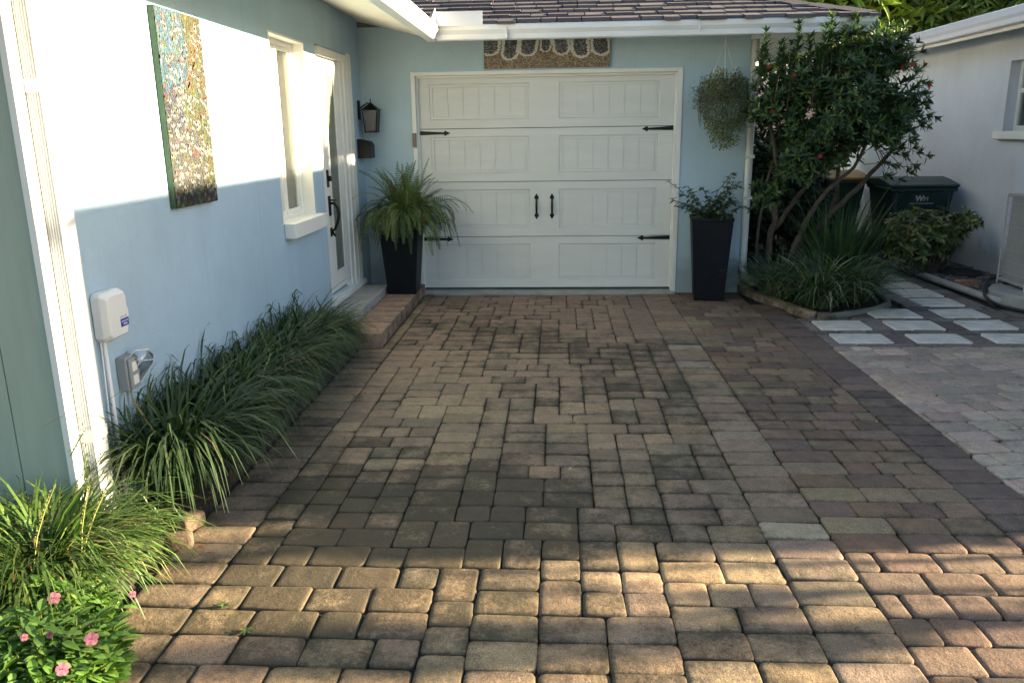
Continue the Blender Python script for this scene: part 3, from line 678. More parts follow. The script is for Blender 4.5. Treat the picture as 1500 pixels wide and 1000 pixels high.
mb.add([(PT+.0006,.001,.001),(PT+.0006,PW-.001,.001),(PT+.0006,PW-.001,PH-.001),(PT+.0006,.001,PH-.001)],[(0,1,2,3)],(.16,.17,.16))
for k in range(7500):
    u,v=pr.random(),pr.random(); cs=region(u,v) if pr.random()<.68 else [(.20,.28,.07),(.32,.34,.08),(.12,.20,.06),(.14,.30,.45),(.30,.30,.30)]; stroke(u,v,pr.uniform(.015,.05),pr.uniform(.003,.007),PI/2+pr.gauss(0,.45),jit(tuple(1.0*q for q in pr.choice(cs)),.3,pr),.0008+k*3e-7)
for k in range(80):   # orange and red dabs, green leaves
    u,v=pr.random(),pr.random(); col=pr.choice([(.55,.12,.05),(.6,.2,.06),(.5,.08,.06),(.35,.45,.06),(.42,.50,.08)])
    for j in range(3): stroke(u+pr.uniform(-.03,.03),v+pr.uniform(-.01,.01),.035,.010,PI/2+pr.gauss(0,.7),jit(col,.2,pr),.0026+k*2e-6)
for k in range(34): stroke(.55+.01*k+pr.uniform(-.03,.03),.62+.012*k*(1 if k%2 else .6)+.0,.05,.012,1.0+pr.gauss(0,.25),jit((.50,.22,.07),.2,pr),.0031)
for k in range(300):   # white daisy-like petals
    u,v=pr.random(),pr.random()**.9*.97; 
    if pr.random()<.35 and v>.65: continue
    for j in range(pr.choice((3,4,5))):
        a=-PI/2+(j-2)*.45+pr.gauss(0,.15); stroke(u+math.cos(a)*.02,v+math.sin(a)*.009,.034,.0075,a,jit((.75,.76,.74),.12,pr),.0036+k*1e-6)
mb.build('paint_layer','paint',pt)
# mosaic panel above the garage door
mo=thing('mosaic_panel','wide mosaic panel of dark rounded shapes on tan, above the garage door','wall art',(-.68,D,2.115)); MW,MH=1.155,.42
mb=MB(); mb.box(0,-.03,0,MW,-.002,MH); mb.build('backing','brownbox',mo,bevel=.002)
mb=MB(); pr=random.Random(5); yy=-.0315; h_=.0085; z=.002
def inshape(x,z):
    # list of U-shaped lobes: (centre x, half width, bottom z)
    for cx,hw,zb in ((.055,.085,.115),(.235,.075,.075),(.40,.085,.105),(.565,.05,.14),(.72,.075,.11),(.895,.08,.085),(1.08,.085,.10)):
        dx=(x-cx-.10*(z-zb)*(1 if cx<.57 else -1))/hw; dz=(z-zb-hw*.7)/(hw*.7)
        r_=abs(dx) if dz>0 else math.hypot(dx,dz)
        if r_<.74: return 1
        if r_<1.08: return 2
    return 0
while z<MH-h_:
    x=.002+pr.uniform(0,.01)
    while x<MW-.006:
        wv=pr.uniform(.007,.018); b=min(x+wv,MW-.002); q=inshape((x+b)/2,z+h_/2)
        col={0:pr.choice([(.28,.20,.13),(.34,.25,.17),(.20,.14,.09),(.40,.32,.24),(.12,.085,.06)]),1:pr.choice([(.035,.045,.06),(.06,.07,.09),(.15,.17,.19),(.02,.025,.035),(.25,.27,.27)]),2:(.74,.73,.66)}[q]
        mb.add([(x+.0006,yy,z+.0006),(b-.0006,yy,z+.0006),(b-.0006,yy-pr.uniform(0,.0015),z+h_-.0006),(x+.0006,yy,z+h_-.0006)],[(0,1,2,3)],jit(col,.1,pr)); x=b
    z+=h_
mb.build('tesserae','tess',mo)

# ================================================================ neighbouring house
nb=thing('neighbour_house','white rendered neighbouring house with grey gutter on the right','house',(0,0,0)); NX=4.55; NF=3.72
mb=MB(); holed_wall(mb,'x',NF,14,0,2.52,NX,NX+.2,[(7.5,1.49,8.79,2.17)]); mb.prism([(NX+.2,0),(6.2,0),(6.2,2.86),(NX+.2,2.62)],'y',NF,NF+.2); mb.prism([(6.2,0),(9.2,0),(9.2,3.38),(6.2,2.87)],'y',4.45,4.65); mb.box(6.0,NF+.2,0,6.2,4.6,2.85); mb.box(9.0,4.65,0,9.2,14,3.35); mb.build('wall','nwall',nb)
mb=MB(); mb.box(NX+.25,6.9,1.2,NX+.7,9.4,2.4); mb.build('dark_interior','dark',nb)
NO=4.0; z0=2.41; NS=.17
mb=MB(); mb.add([(NO+.1,NF-.15,z0+.01),(NX+.1,NF-.15,z0+.12),(NX+.1,14.3,z0+.12),(NO+.1,14.3,z0+.01)],[(0,1,2,3)]); mb.build('soffit','white',nb)
mb=MB()
pts=[(.10,0),(.02,0),(.012,.012),(.008,.05),(-.004,.08),(-.004,.135),(.006,.143),(.014,.135)]
for i in range(len(pts)-1):
    (p,q),(r_,s_)=pts[i],pts[i+1]; mb.add([(NO+p,NF-.15,z0+q),(NO+r_,NF-.15,z0+s_),(NO+r_,14.3,z0+s_),(NO+p,14.3,z0+q)],[(0,1,2,3)])
mb.build('gutter','ngut',nb)
mb=MB(); mb.box(NO+.09,NF-.15,z0-.03,NO+.115,14.3,z0+.13); mb.build('fascia','white',nb)
mb=MB(); mb.box(NO+.012,NF-.15,z0+.13,NO+.02,14.3,z0+.15)
zr1=lambda x:z0+.15+NS*(x-NO-.02)
for (xa,xb,ya) in ((NO+.02,6.4,NF-.15),(6.4,9.4,4.3)):
    mb.add([(xa,ya,zr1(xa)),(xb,ya,zr1(xb)),(xb,14.3,zr1(xb)),(xa,14.3,zr1(xa)),(xa,ya,zr1(xa)-.03),(xb,ya,zr1(xb)-.03),(xb,14.3,zr1(xb)-.03),(xa,14.3,zr1(xa)-.03)],[(0,1,2,3),(4,7,6,5),(0,4,5,1),(1,5,6,2),(2,6,7,3)],(.16,.14,.14))
mb.build('roof','shingle',nb)
mb=MB(); xw=NX+.10; frame_quad(mb,'x',7.5,1.49,8.79,2.17,.05,xw,xw+.05); mb.box(xw+.003,7.55,1.86,xw+.045,8.74,1.90); mb.box(xw+.003,8.12,1.54,xw+.045,8.16,1.86)
w2=mb.build('window','white',nb,bevel=.002)
mb=MB(); mb.box(xw+.02,7.55,1.54,xw+.026,8.74,2.12); mb.build('pane','glass',w2)
mb=MB(); mb.box(NX-.06,7.44,1.41,NX+.1,8.86,1.49); mb.build('sill','white',w2,bevel=.004)

# ================================================================ plants
def clampx(mb,xmin=None,xmax=None,f0=0,ymax=None):
    for i in range(f0,len(mb.v)):
        x,y,z=mb.v[i]
        if xmin is not None and x<xmin: x=xmin+rnd.uniform(0,.012)
        if ymax is not None and y>ymax: y=ymax-rnd.uniform(0,.01)
        if xmax is not None and x>xmax: x=xmax
        mb.v[i]=(x,y,z)
def liriope(cx,cy,r,n,L,label,cols,group,W=.009,xmin=None,spikes=0,name='liriope_clump',ymax=None,droop=(1.3,2.7),lean=(.05,.75),dead=.03,seed=1,ry=None):
    rg=random.Random(seed); ry=ry or r
    t=thing(name,label,'plant',(cx,cy,0),0,group); mb=MB()
    for i in range(n):
        a=rg.uniform(0,2*PI); q=math.sqrt(rg.random()); ox,oy=r*q*math.cos(a),ry*q*math.sin(a)
        az=a+rg.gauss(0,.7); l=L*rg.uniform(.55,1.15)*(1 if rg.random()>.1 else 1.2)
        le=lean[0]+(lean[1]-lean[0])*(q*.7+rg.random()*.3); dr=rg.uniform(*droop)
        c=jit(rg.choice(cols),.22,rg)
        if rg.random()<dead: c=jit((.30,.22,.10),.25,rg)
        mb.blade((ox,oy,.02),az,l,W*rg.uniform(.6,1.25),le,dr,c)
    if xmin is not None: clampx(mb,xmin=xmin-cx)
    if ymax is not None: clampx(mb,ymax=ymax-cy)
    mb.build('foliage','leaf',t)
    for k in range(spikes):
        az=rg.uniform(-1.6,1.2); h=rg.uniform(.34,.47); ox,oy=rg.uniform(-.2,1.2)*r,rg.uniform(-.8,.5)*ry; sp=MB()
        pts=[Vector((ox+math.cos(az)*.14*q*q,oy+math.sin(az)*.14*q*q,h*q)) for q in (0,.3,.6,.8,1)]
        sp.tube(pts,[.0028,.0026,.0022,.002,.0012],5,(.35,.38,.12))
        for j in range(46):
            q=.55+.45*j/46; p=Vector((ox+math.cos(az)*.14*q*q,oy+math.sin(az)*.14*q*q,h*q)); b=rg.uniform(0,6.28); d=Vector((math.cos(b),math.sin(b),.3))
            sp.mini(p,d,Vector((0,0,1)),.009,.007,jit((.55,.50,.22),.2,rg))
        sp.build('flower_spike','leaf',t)
    return t
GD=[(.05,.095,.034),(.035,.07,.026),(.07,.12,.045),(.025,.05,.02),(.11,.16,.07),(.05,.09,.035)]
names=['nearest the downpipe and utility box','second from the downpipe, below the outlet','third from the downpipe','fourth from the downpipe','middle of the row below the blue wall','sixth from the downpipe','seventh from the downpipe, below the window','last but one, below the window','at the far end beside the concrete stoop']
ys=[3.20,3.48,3.80,4.14,4.48,4.82,5.15,5.45,5.66]
for i,(yy,nm) in enumerate(zip(ys,names)):
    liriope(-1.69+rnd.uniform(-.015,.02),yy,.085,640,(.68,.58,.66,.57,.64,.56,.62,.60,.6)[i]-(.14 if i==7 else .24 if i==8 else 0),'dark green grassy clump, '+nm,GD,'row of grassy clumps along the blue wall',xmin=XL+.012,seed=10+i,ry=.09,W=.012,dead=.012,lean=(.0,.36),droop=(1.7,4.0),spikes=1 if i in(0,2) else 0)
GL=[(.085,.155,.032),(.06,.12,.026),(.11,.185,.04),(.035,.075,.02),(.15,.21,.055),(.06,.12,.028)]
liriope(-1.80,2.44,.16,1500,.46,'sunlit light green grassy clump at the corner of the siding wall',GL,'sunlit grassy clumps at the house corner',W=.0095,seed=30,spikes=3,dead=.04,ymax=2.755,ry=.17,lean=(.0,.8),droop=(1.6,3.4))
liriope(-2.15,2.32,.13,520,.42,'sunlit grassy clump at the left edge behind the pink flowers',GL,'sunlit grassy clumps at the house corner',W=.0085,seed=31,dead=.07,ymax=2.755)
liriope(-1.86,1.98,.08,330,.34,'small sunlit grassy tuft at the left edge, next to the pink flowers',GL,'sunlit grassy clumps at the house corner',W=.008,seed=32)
# pink flowering periwinkle
def periwinkle(cx,cy,rx,ry,h,nst,label,seed,fl):
    rg=random.Random(seed); t=thing('periwinkle',label,'flowering plant',(cx,cy,0),0,'pink periwinkles by the driveway'); mb=MB(); sm=MB(); 
    for i in range(nst):
        a=rg.uniform(0,6.28); q=math.sqrt(rg.random()); ox,oy=rx*q*math.cos(a),ry*q*math.sin(a); hh=h*(1-.45*q*q)*rg.uniform(.55,1.05)
        p0=Vector((ox*.75,oy*.75,0)); p1=Vector((ox,oy,hh)); sm.tube([p0,(p0+p1)/2+Vector((0,0,.01)),p1],[.003,.0025,.002],5,(.16,.20,.06))
        for j in range(5):
            f=.45+.55*j/4; p=p0.lerp(p1,f); b=a+j*1.6+rg.uniform(-.3,.3)
            for s_ in (0,PI):
                d=Vector((math.cos(b+s_),math.sin(b+s_),rg.uniform(.05,.75))); mb.leaf(p,d,Vector((0,0,1)),rg.uniform(.038,.058),rg.uniform(.020,.027),rg.uniform(.1,.4),jit(rg.choice([(.10,.20,.035),(.07,.155,.028),(.14,.25,.05)]),.2,rg),.3,((0,.2),(.3,.75),(.65,1),(.9,.6),(1,.1)))
    sm.build('stems','leaf',t); mb.build('foliage','gloss',t)
    for (fx,fy,fz,s_) in fl:
        f=MB(); c=Vector((fx-cx,fy-cy,fz)); nrm=Vector((.25,-.75,.65)).normalized(); u_=nrm.cross(Vector((0,0,1))).normalized(); v_=u_.cross(nrm); ph=rg.uniform(0,1)
        for k in range(5):
            a=ph+2*PI*k/5; d=u_*math.cos(a)+v_*math.sin(a); d2=(d+nrm*.12).normalized()
            f.leaf(c,d2,nrm,s_,s_*.92,.12,jit((.52,.20,.27),.1,rg),.1,((0,.12),(.3,.55),(.65,1),(.9,.85),(1,.35)))
        f.mini(c+nrm*.002-u_*.003,u_,nrm,.006,.006,(.45,.03,.12)); f.tube([c-nrm*.03,c],[.0015,.0015],5,(.2,.25,.08))
        f.build('flower','petal',t)
periwinkle(-1.50,1.93,.26,.20,.22,250,'leafy periwinkle with several pink flowers spilling onto the driveway',41,[(-1.30,1.90,.19,.019),(-1.42,1.90,.20,.010),(-1.26,1.71,.235,.017),(-1.44,1.83,.24,.010)])
periwinkle(-1.58,2.16,.20,.09,.20,120,'periwinkle with a pink bloom tucked against the sunlit grassy clump',42,[(-1.52,2.08,.20,.019),(-1.31,2.14,.18,.011)])
# edging stones at the corner bed
for (x,y,rz,lab) in ((-1.47,2.76,.3,'rounded edging block at the driveway edge, the nearer of two below the dark grassy row'),(-1.50,2.93,1.2,'rounded edging block, the farther of two and half under the dark grassy row')):
    mb=MB(); paver(mb,rect(-.055,-.035,.055,.035),(.24,.18,.13),.2,z=.055,h=.09,bev=2,rc=.02); o=mb.build('edging_block','paver',smooth=True); o.location=(x,y,0); o.rotation_euler=(0,0,rz); tag(o,lab,'edging block','edging blocks at the corner bed')
# fallen leaves
fl=[(-1.38,2.74,'orange fallen leaf beside the edging block, the larger of two',(.45,.17,.06),.035),(-1.33,2.70,'small rust coloured fallen leaf on the paver next to the edging block',(.38,.12,.05),.026),(-1.02,2.22,'small tan fallen leaf on the dark pavers near the pink flowers',(.40,.22,.10),.02),(-.92,4.55,'curled brown leaf on the border line of the driveway',(.07,.04,.03),.03),(.06,3.53,'pale fallen leaf in the middle of the driveway',(.5,.45,.36),.03),(.72,2.72,'tiny pale leaf on the driveway near the sunlit patch',(.5,.42,.3),.018),(.10,4.9,'tiny white petal on the middle of the driveway',(.6,.58,.55),.014),(1.72,4.2,'white petal on the dark paver band',(.6,.58,.55),.018)]
for (x,y,lab,c_,L_) in fl:
    mb=MB(); a=rnd.uniform(0,6.28); mb.leaf(Vector((-L_/2,0,.004)),Vector((1,0,.15)),Vector((0,0,1)),L_,L_*.55,.25,c_,.5); o=mb.build('fallen_leaf','leaf'); o.location=(x,y,.003); o.rotation_euler=(0,0,a); tag(o,lab,'leaf')

for (x,y,n_,lab) in ((-1.13,2.36,7,'tiny green weed in the joint line of the driveway, the farther of two'),(-1.0,2.22,10,'tiny sprawling weed in the joint beside the tan fallen leaf')):
    mb=MB()
    for k in range(n_): a=k*2.4; mb.leaf(Vector((0,0,.003)),Vector((math.cos(a),math.sin(a),.5)),Vector((0,0,1)),rnd.uniform(.015,.03),.008,.4,jit((.10,.17,.05),.2),.2)
    o=mb.build('weed','leaf'); o.location=(x,y,0); tag(o,lab,'weed')
# tall tapered planters
def planter(name,x,y,z,wt,wb,h,label,rz=0):
    t=thing(name,label,'planter',(x,y,z),rz); mb=MB()
    def rg(hw,zz): return [(-hw,-hw,zz),(hw,-hw,zz),(hw,hw,zz),(-hw,hw,zz)]
    v=rg(wb/2,0)+rg(wt/2-.006,h-.03)+rg(wt/2,h-.03)+rg(wt/2,h)+rg(wt/2-.022,h)+rg(wt/2-.03,h-.06)
    fs=[(3,2,1,0)]+[(4*k+i,4*k+(i+1)%4,4*k+4+(i+1)%4,4*k+4+i) for k in range(5) for i in range(4)]
    mb.add(v,fs); mb.build('pot','pot',t,bevel=.003)
    mb=MB(); mb.box(-wt/2+.03,-wt/2+.03,h-.08,wt/2-.03,wt/2-.03,h-.05); mb.build('potting_soil','soil',t)
    return t
planter('tall_planter',-1.445,7.42,.100,.36,.26,.60,'tall tapered black planter holding the fern, on the brick step')
planter('tall_planter',1.42,7.58,.0,.38,.27,.77,'tall tapered black planter right of the garage door',R(-6))
# fern
def fern(cx,cy,cz,n,seed):
    rg=random.Random(seed); t=thing('fern','bushy green sword fern in the black planter beside the side door','fern',(cx,cy,cz)); mb=MB()
    for i in range(n):
        az=rg.uniform(0,2*PI); up=rg.random(); L=rg.uniform(.42,.76); a=.05+.9*(1-up)*rg.random(); dr=rg.uniform(2.2,4.2) if up<.78 else rg.uniform(.6,1.4)
        p=Vector((rg.uniform(-.08,.08),rg.uniform(-.08,.08),0)); h=Vector((math.cos(az),math.sin(az),0)); seg=36; side=Vector((-h.y,h.x,0)); tw=rg.gauss(0,.3)
        dead=rg.random()<.04; base=jit((.26,.19,.08) if dead else rg.choice([(.085,.15,.05),(.12,.19,.06),(.06,.11,.04),(.15,.22,.075)]),.15,rg); pts=[]
        for k in range(seg+1):
            d=h*math.sin(a)+Vector((0,0,math.cos(a))); pts.append(p.copy()); nrm=h*-math.cos(a)+Vector((0,0,math.sin(a)))
            if k>3:
                f=k/seg; l=.050*(math.sin(PI*min(1,f*.75+.2)))**.7*(1.1-f*.45)
                for s_ in (-1,1):
                    dd=(side*s_*1+d*.25-nrm*.2+nrm*s_*tw).normalized(); mb.mini(p,dd,nrm,l*rg.uniform(.8,1.2),.012,jit(base,.18,rg),.2)
            p=p+d*(L/seg); a=min(a+dr/seg*(.4+1.2*k/seg),2.95)
        mb.tube(pts[::6]+[pts[-1]],.0016,4,(.14,.14,.06))
    clampx(mb,xmin=XL-cx+.015,ymax=D-cy-.02); mb.build('fronds','leaf',t)
fern(-1.40,7.42,.66,250,51)
# leafy vine plant in the right planter
def stemplant(name,label,cat,cx,cy,cz,n,seed,L,leafL,cols,ymax=None,upb=.6,bend=1.2):
    rg=random.Random(seed); t=thing(name,label,cat,(cx,cy,cz)); mb=MB(); sm=MB()
    for i in range(n):
        az=rg.uniform(0,2*PI); l=L*rg.uniform(.4,1.1); a=rg.uniform(.1,upb); dr=rg.uniform(.2,bend); p=Vector((rg.uniform(-.09,.09),rg.uniform(-.09,.09),0)); pts=[]; h=Vector((math.cos(az),math.sin(az),0)); seg=11
        for k in range(seg):
            pts.append(p.copy()); d=h*math.sin(a)+Vector((0,0,math.cos(a)))
            for s_ in range(2):
                b=rg.uniform(0,6.28); dd=(Vector((math.cos(b),math.sin(b),rg.uniform(-.6,.5)))+d*.4); mb.leaf(p,dd,Vector((0,0,1)),leafL*rg.uniform(.6,1.2),leafL*rg.uniform(.5,.75),.35,jit(rg.choice(cols),.2,rg),.25,((0,.3),(.3,1),(.7,.7),(1,.05)))
            p=p+d*(l/seg)+Vector((rg.gauss(0,.006),rg.gauss(0,.006),0)); a+=dr/seg
        sm.tube(pts,.0032,5,(.10,.10,.05))
    if ymax is not None: clampx(mb,ymax=ymax-cy); clampx(sm,ymax=ymax-cy)
    sm.build('stems','leaf',t); mb.build('foliage','gloss',t)
stemplant('potted_vine','sprawling dark leafy vine in the planter right of the garage door','plant',1.40,7.55,.72,30,61,.56,.060,[(.05,.085,.04),(.07,.115,.055),(.10,.15,.08)],D-.02,1.0,1.1)
# hanging basket
hb=thing('hanging_basket','hanging basket hung by white cords from the eave, spilling grey green foliage','hanging basket',(1.455,7.50,2.38))
mb=MB(); mb.tube([(0,0,0.0),(0,0,-.09)],.004,6)
for a in (.4,2.5,4.6): mb.tube([(0,0,-.09),(math.cos(a)*.13,math.sin(a)*.13,-.41)],.0035,6)
mb.build('cord','rope',hb)
mb=MB(); mb.lathe([(.05,-.60),(.10,-.56),(.125,-.50),(.135,-.42),(.125,-.415)],20); mb.build('basket','coir',hb,smooth=True)
rg=random.Random(71); mb=MB(); sm=MB()
for i in range(11000):
    q=Vector((rg.gauss(0,1),rg.gauss(0,1),rg.gauss(0,1))).normalized(); k=(.55+.55*rg.random())*(1+.3*nz(q.x*2,q.y*2+q.z*2,1.5,4))
    p=Vector((.01+q.x*.25*k,-.02+q.y*.24*k,-.61+q.z*(.25 if q.z>0 else .37)*k))
    if p.z<-.66 and abs(p.x-.03)>.26*(1+(p.z+.60)/.55): continue
    if mnoise.noise(p*11+Vector((5,5,5)))<-.33: continue
    d=q+Vector((rg.gauss(0,.5),rg.gauss(0,.5),rg.gauss(0,.5)-.1)); mb.mini(p,d,Vector((0,0,1)),rg.uniform(.016,.032),rg.uniform(.010,.017),jit(rg.choice([(.26,.29,.18),(.20,.23,.135),(.32,.34,.23),(.12,.15,.085)]),.2,rg),.3)
for i in range(60):
    az=rg.uniform(0,6.28); h=Vector((math.cos(az),math.sin(az),0)); z0_=rg.uniform(-.42,-.5); l=rg.uniform(.15,.38)
    sm.tube([h*.10+Vector((0,0,z0_)),h*.2+Vector((0,0,z0_+.02)),h*.22+Vector((0,0,z0_-l*.5)),h*.2+Vector((0,0,z0_-l))],.0015,4,(.12,.11,.07))
clampx(mb,ymax=D-7.50-.02); sm.build('stems','leaf',hb); mb.build('foliage','leaf',hb)

# shrubs built from whorls of leaves on twigs
def whorl(mb,p,d,n,L,W,cols,rg,spread=(.5,1.3),bend=.3,prof=((0,.12),(.35,1),(.7,.75),(1,.02)),young=None):
    d=d.normalized(); u_=d.cross(Vector((.13,.21,1))).normalized(); v_=d.cross(u_)
    for k in range(n):
        a=2.4*k+rg.uniform(-.3,.3); t=rg.uniform(*spread)*(1-.5*k/n); dd=d*math.cos(t)+(u_*math.cos(a)+v_*math.sin(a))*math.sin(t)
        col=young if (young and k>n*.6) else rg.choice(cols)
        mb.leaf(p-d*L*.25*(1-k/n),dd,d,L*rg.uniform(.7,1.15),W*rg.uniform(.8,1.2),bend*rg.uniform(.4,1.4),jit(col,.25,rg),.3,prof)
HB=[(.042,.088,.026),(.030,.065,.022),(.058,.112,.032),(.022,.048,.018),(.085,.14,.04)]
def flower_red(parent,p,rg,s_=.021):
    f=MB(); n_=Vector((rg.uniform(-.4,.4),-1,rg.uniform(-.2,.5))).normalized(); u_=n_.cross(Vector((0,0,1))).normalized(); v_=u_.cross(n_)
    for k in range(5):
        a=2*PI*k/5+rg.random()*.3; f.leaf(p,(u_*math.cos(a)+v_*math.sin(a)+n_*.5),n_,s_,s_*.7,-.1,jit((.50,.03,.04),.15,rg),.2)
    f.tube([p,p+n_*s_*1.1],.002,5,(.6,.1,.06)); f.build('flower','petal',parent)
hs=thing('flowering_shrub','large dark green shrub with red flowers and several grey stems right of the garage','shrub',(2.2,7.75,0))
B=Vector((2.2,7.75,0)); sm=MB(); rg=random.Random(81)
def limb(pts,r0,r1,mb=sm,n=9):
    r0*=.8; r1*=.8
    k=len(pts); out=[];rad=[]
    for i in range(k-1):
        for j in range(4):
            t=j/4; p=Vector(pts[i]).lerp(Vector(pts[i+1]),t)+Vector((rg.gauss(0,.006),rg.gauss(0,.006),0)); out.append(p-B); f=(i+t)/(k-1); rad.append((r0*(1-f)+r1*f)*rg.uniform(.92,1.1))
    out.append(Vector(pts[-1])-B); rad.append(r1); mb.tube(out,rad,n)
limb([(2.02,7.85,0),(2.03,7.83,.5),(2.05,7.75,.9),(2.0,7.6,1.2),(1.85,7.4,1.6),(1.75,7.2,1.9)],.045,.014)
limb([(2.06,7.80,.62),(2.2,7.7,.9),(2.35,7.55,1.15),(2.45,7.4,1.5),(2.4,7.2,1.9)],.030,.012)
limb([(2.05,7.78,1.0),(2.12,7.6,1.25),(2.30,7.45,1.42),(2.5,7.4,1.8)],.035,.012)
limb([(2.17,7.9,0),(2.22,7.75,.4),(2.30,7.6,.75),(2.42,7.5,1.0),(2.62,7.45,1.2),(2.8,7.4,1.6)],.042,.014)
limb([(2.22,7.95,.0),(2.35,7.9,.45),(2.6,7.8,.8),(2.78,7.65,1.05),(3.0,7.5,1.4),(2.95,7.4,1.7)],.046,.013)
limb([(2.62,8.15,0),(2.62,8.1,.5),(2.66,7.95,.95),(2.6,7.8,1.4),(2.5,7.7,2.0)],.035,.013)
limb([(1.95,7.9,0),(1.93,7.9,.6),(1.95,7.75,1.1),(2.1,7.6,1.7),(2.1,7.4,2.1)],.022,.010)
sm.build('trunk','bark',hs,smooth=True)
mb=MB(); tw=MB(); tips=[]
lobes=[((2.40,7.35,1.80),(.62,.55,.52),860),((1.95,7.25,1.75),(.33,.40,.48),330),((2.85,7.4,1.75),(.30,.38,.42),260),((2.55,7.3,2.15),(.40,.38,.28),220),((2.60,7.3,1.42),(.40,.35,.25),270),((2.05,7.35,1.35),(.28,.35,.36),300),((1.9,7.5,1.05),(.16,.25,.28),70)]
for (c,r,n) in lobes:
    for _ in range(n):
        while True:
            q=Vector((rg.gauss(0,1),rg.gauss(0,1),rg.gauss(0,1))).normalized()
            if q.z>-.75: break
        k=(rg.random()**.4)*(1+.45*nz(q.x*1.3+c[0],q.y*1.3+q.z,2.3,5)); p=Vector((c[0]+q.x*r[0]*k,c[1]+q.y*r[1]*k,c[2]+q.z*r[2]*k))
        if mnoise.noise(p*3.4)<-.24 or mnoise.noise(p*1.7+Vector((3,1,2)))<-.42: continue
        if p.x<1.79 and p.y>D-.12: continue
        if p.x>3.6: continue
        tips.append((p,(q+Vector((0,-.1,.55)))))
for (x,y,z) in ((1.68,7.0,2.30),(1.80,6.98,2.2),(1.93,6.98,2.36),(2.03,7.0,2.25),(2.14,6.97,2.32),(2.19,7.0,2.40),(2.28,6.98,2.26),(2.42,7.0,2.30),(1.66,7.02,2.16),(1.90,6.97,2.14),(2.1,6.97,2.15)):
    for j in range(5): tips.append((Vector((x,y,z-.05*j)),Vector((rg.gauss(0,.15),rg.gauss(0,.15),1))))
    tw.tube([Vector((x,y+.1,z-.45))-B,Vector((x,y,z))-B],[.005,.002],5)
for (x,z) in ((3.20,1.15),(3.28,1.20),(3.10,1.10),(3.33,1.3),(3.30,1.55),(3.22,1.42),(3.16,1.30),(3.02,1.12),(3.34,1.62),(3.3,1.75),(3.05,1.22),(3.26,1.9)):
    for j in range(2): tips.append((Vector((x-.04*j+.06*0-.12,7.4+rg.uniform(-.1,.1),z+.02*j)),Vector((1,0,-.1+rg.gauss(0,.3)))))
    tw.tube([Vector((2.7,7.4,1.5))-B,Vector((x-.12,7.4,z))-B],[.006,.002],5)
for (p,d) in tips:
    yg=(.13,.18,.04) if rg.random()<.25 else None
    whorl(mb,p-B,d,rg.choice((9,10,12)),.076,.020,HB,rg,(.4,1.5),.35,young=yg)
    if rg.random()<.35: mb.tube([p-B-d.normalized()*.16,p-B],[.004,.002],4,(.10,.08,.05))
mb.add(tw.v,tw.f,(.10,.08,.05)); mb.build('crown','gloss',hs)
for p in ((1.77,7.0,1.68),(2.10,6.75,1.32),(2.83,6.95,2.02),(2.73,6.9,2.0),(3.02,7.05,1.86),(1.70,6.95,2.02),(1.88,6.85,1.95)): flower_red(hs,Vector(p)-B,rg)

# strap-leaf plants in the right bed
GV=[(.10,.16,.065),(.065,.11,.045),(.15,.20,.095),(.06,.10,.045),(.34,.36,.24)]
liriope(2.30,7.12,.15,760,.66,'variegated grassy clump in front of the shrub, nearest the driveway corner of the bed',GV,'grassy clumps in the right bed',W=.014,seed=90,dead=.02)
liriope(2.66,7.36,.15,600,.62,'variegated grassy clump at the right side of the bed by the curved kerb',GV,'grassy clumps in the right bed',W=.014,seed=91,dead=.02)
liriope(2.06,7.50,.13,480,.58,'grassy clump at the left of the bed by the garage downpipe',GV,'grassy clumps in the right bed',W=.013,seed=92,dead=.02)
liriope(2.40,7.55,.12,260,.50,'dark grassy clump in the middle of the bed under the shrub stems',GD,'grassy clumps in the right bed',W=.010,seed=94,dead=.02)
liriope(2.66,7.72,.15,320,.92,'tall upright sword-leaved clump behind the variegated grass',[(.06,.11,.05),(.08,.13,.06),(.05,.09,.04)],'grassy clumps in the right bed',W=.020,seed=93,droop=(.2,1.0),lean=(.05,.45),dead=0)
# variegated schefflera by the neighbour's wall
sf=thing('variegated_shrub','rounded yellow-green variegated shrub in front of the green wheeled bins','shrub',(3.95,8.75,0)); S0=Vector((3.95,8.75,0)); mb=MB(); tw=MB(); rg=random.Random(95)
sl=[((3.82,8.72,.42),(.44,.36,.33),300),((4.28,8.70,.55),(.17,.2,.16),46),((3.62,8.7,.30),(.2,.3,.2),50)]
for (c,r,n) in sl:
    for _ in range(n):
        q=Vector((rg.gauss(0,1),rg.gauss(0,1),rg.gauss(0,1))).normalized(); q.z=abs(q.z)*(1 if rg.random()<.75 else -1); k=rg.random()**.35*rg.uniform(.85,1.12)
        p=Vector((c[0]+q.x*r[0]*k,c[1]+q.y*r[1]*k,max(.08,c[2]+q.z*r[2]*k)))
        if p.x>4.46: continue
        p=p-S0; whorl(mb,p,q+Vector((0,0,.6)),7,.075,.026,[(.06,.10,.03),(.30,.30,.11),(.10,.14,.04),(.22,.24,.08),(.05,.085,.028)],rg,(1.0,1.7),.5,((0,.15),(.3,.8),(.65,1),(.9,.6),(1,.1)))
        if rg.random()<.3: tw.tube([(p.x*.4,p.y*.4,.02),tuple(p)],[.008,.003],5)
tw.build('stems','bark',sf); mb.build('crown','gloss',sf)
mb=MB()
mb.lathe([(.20,0),(.22,.01),(.2,.035),(.1,.045)],20,(4.22,8.62,.04)); o=mb.build('ground_cover_disc','soil',smooth=True); tag(o,'low dark round irrigation cover on the gravel below the variegated shrub','cover')
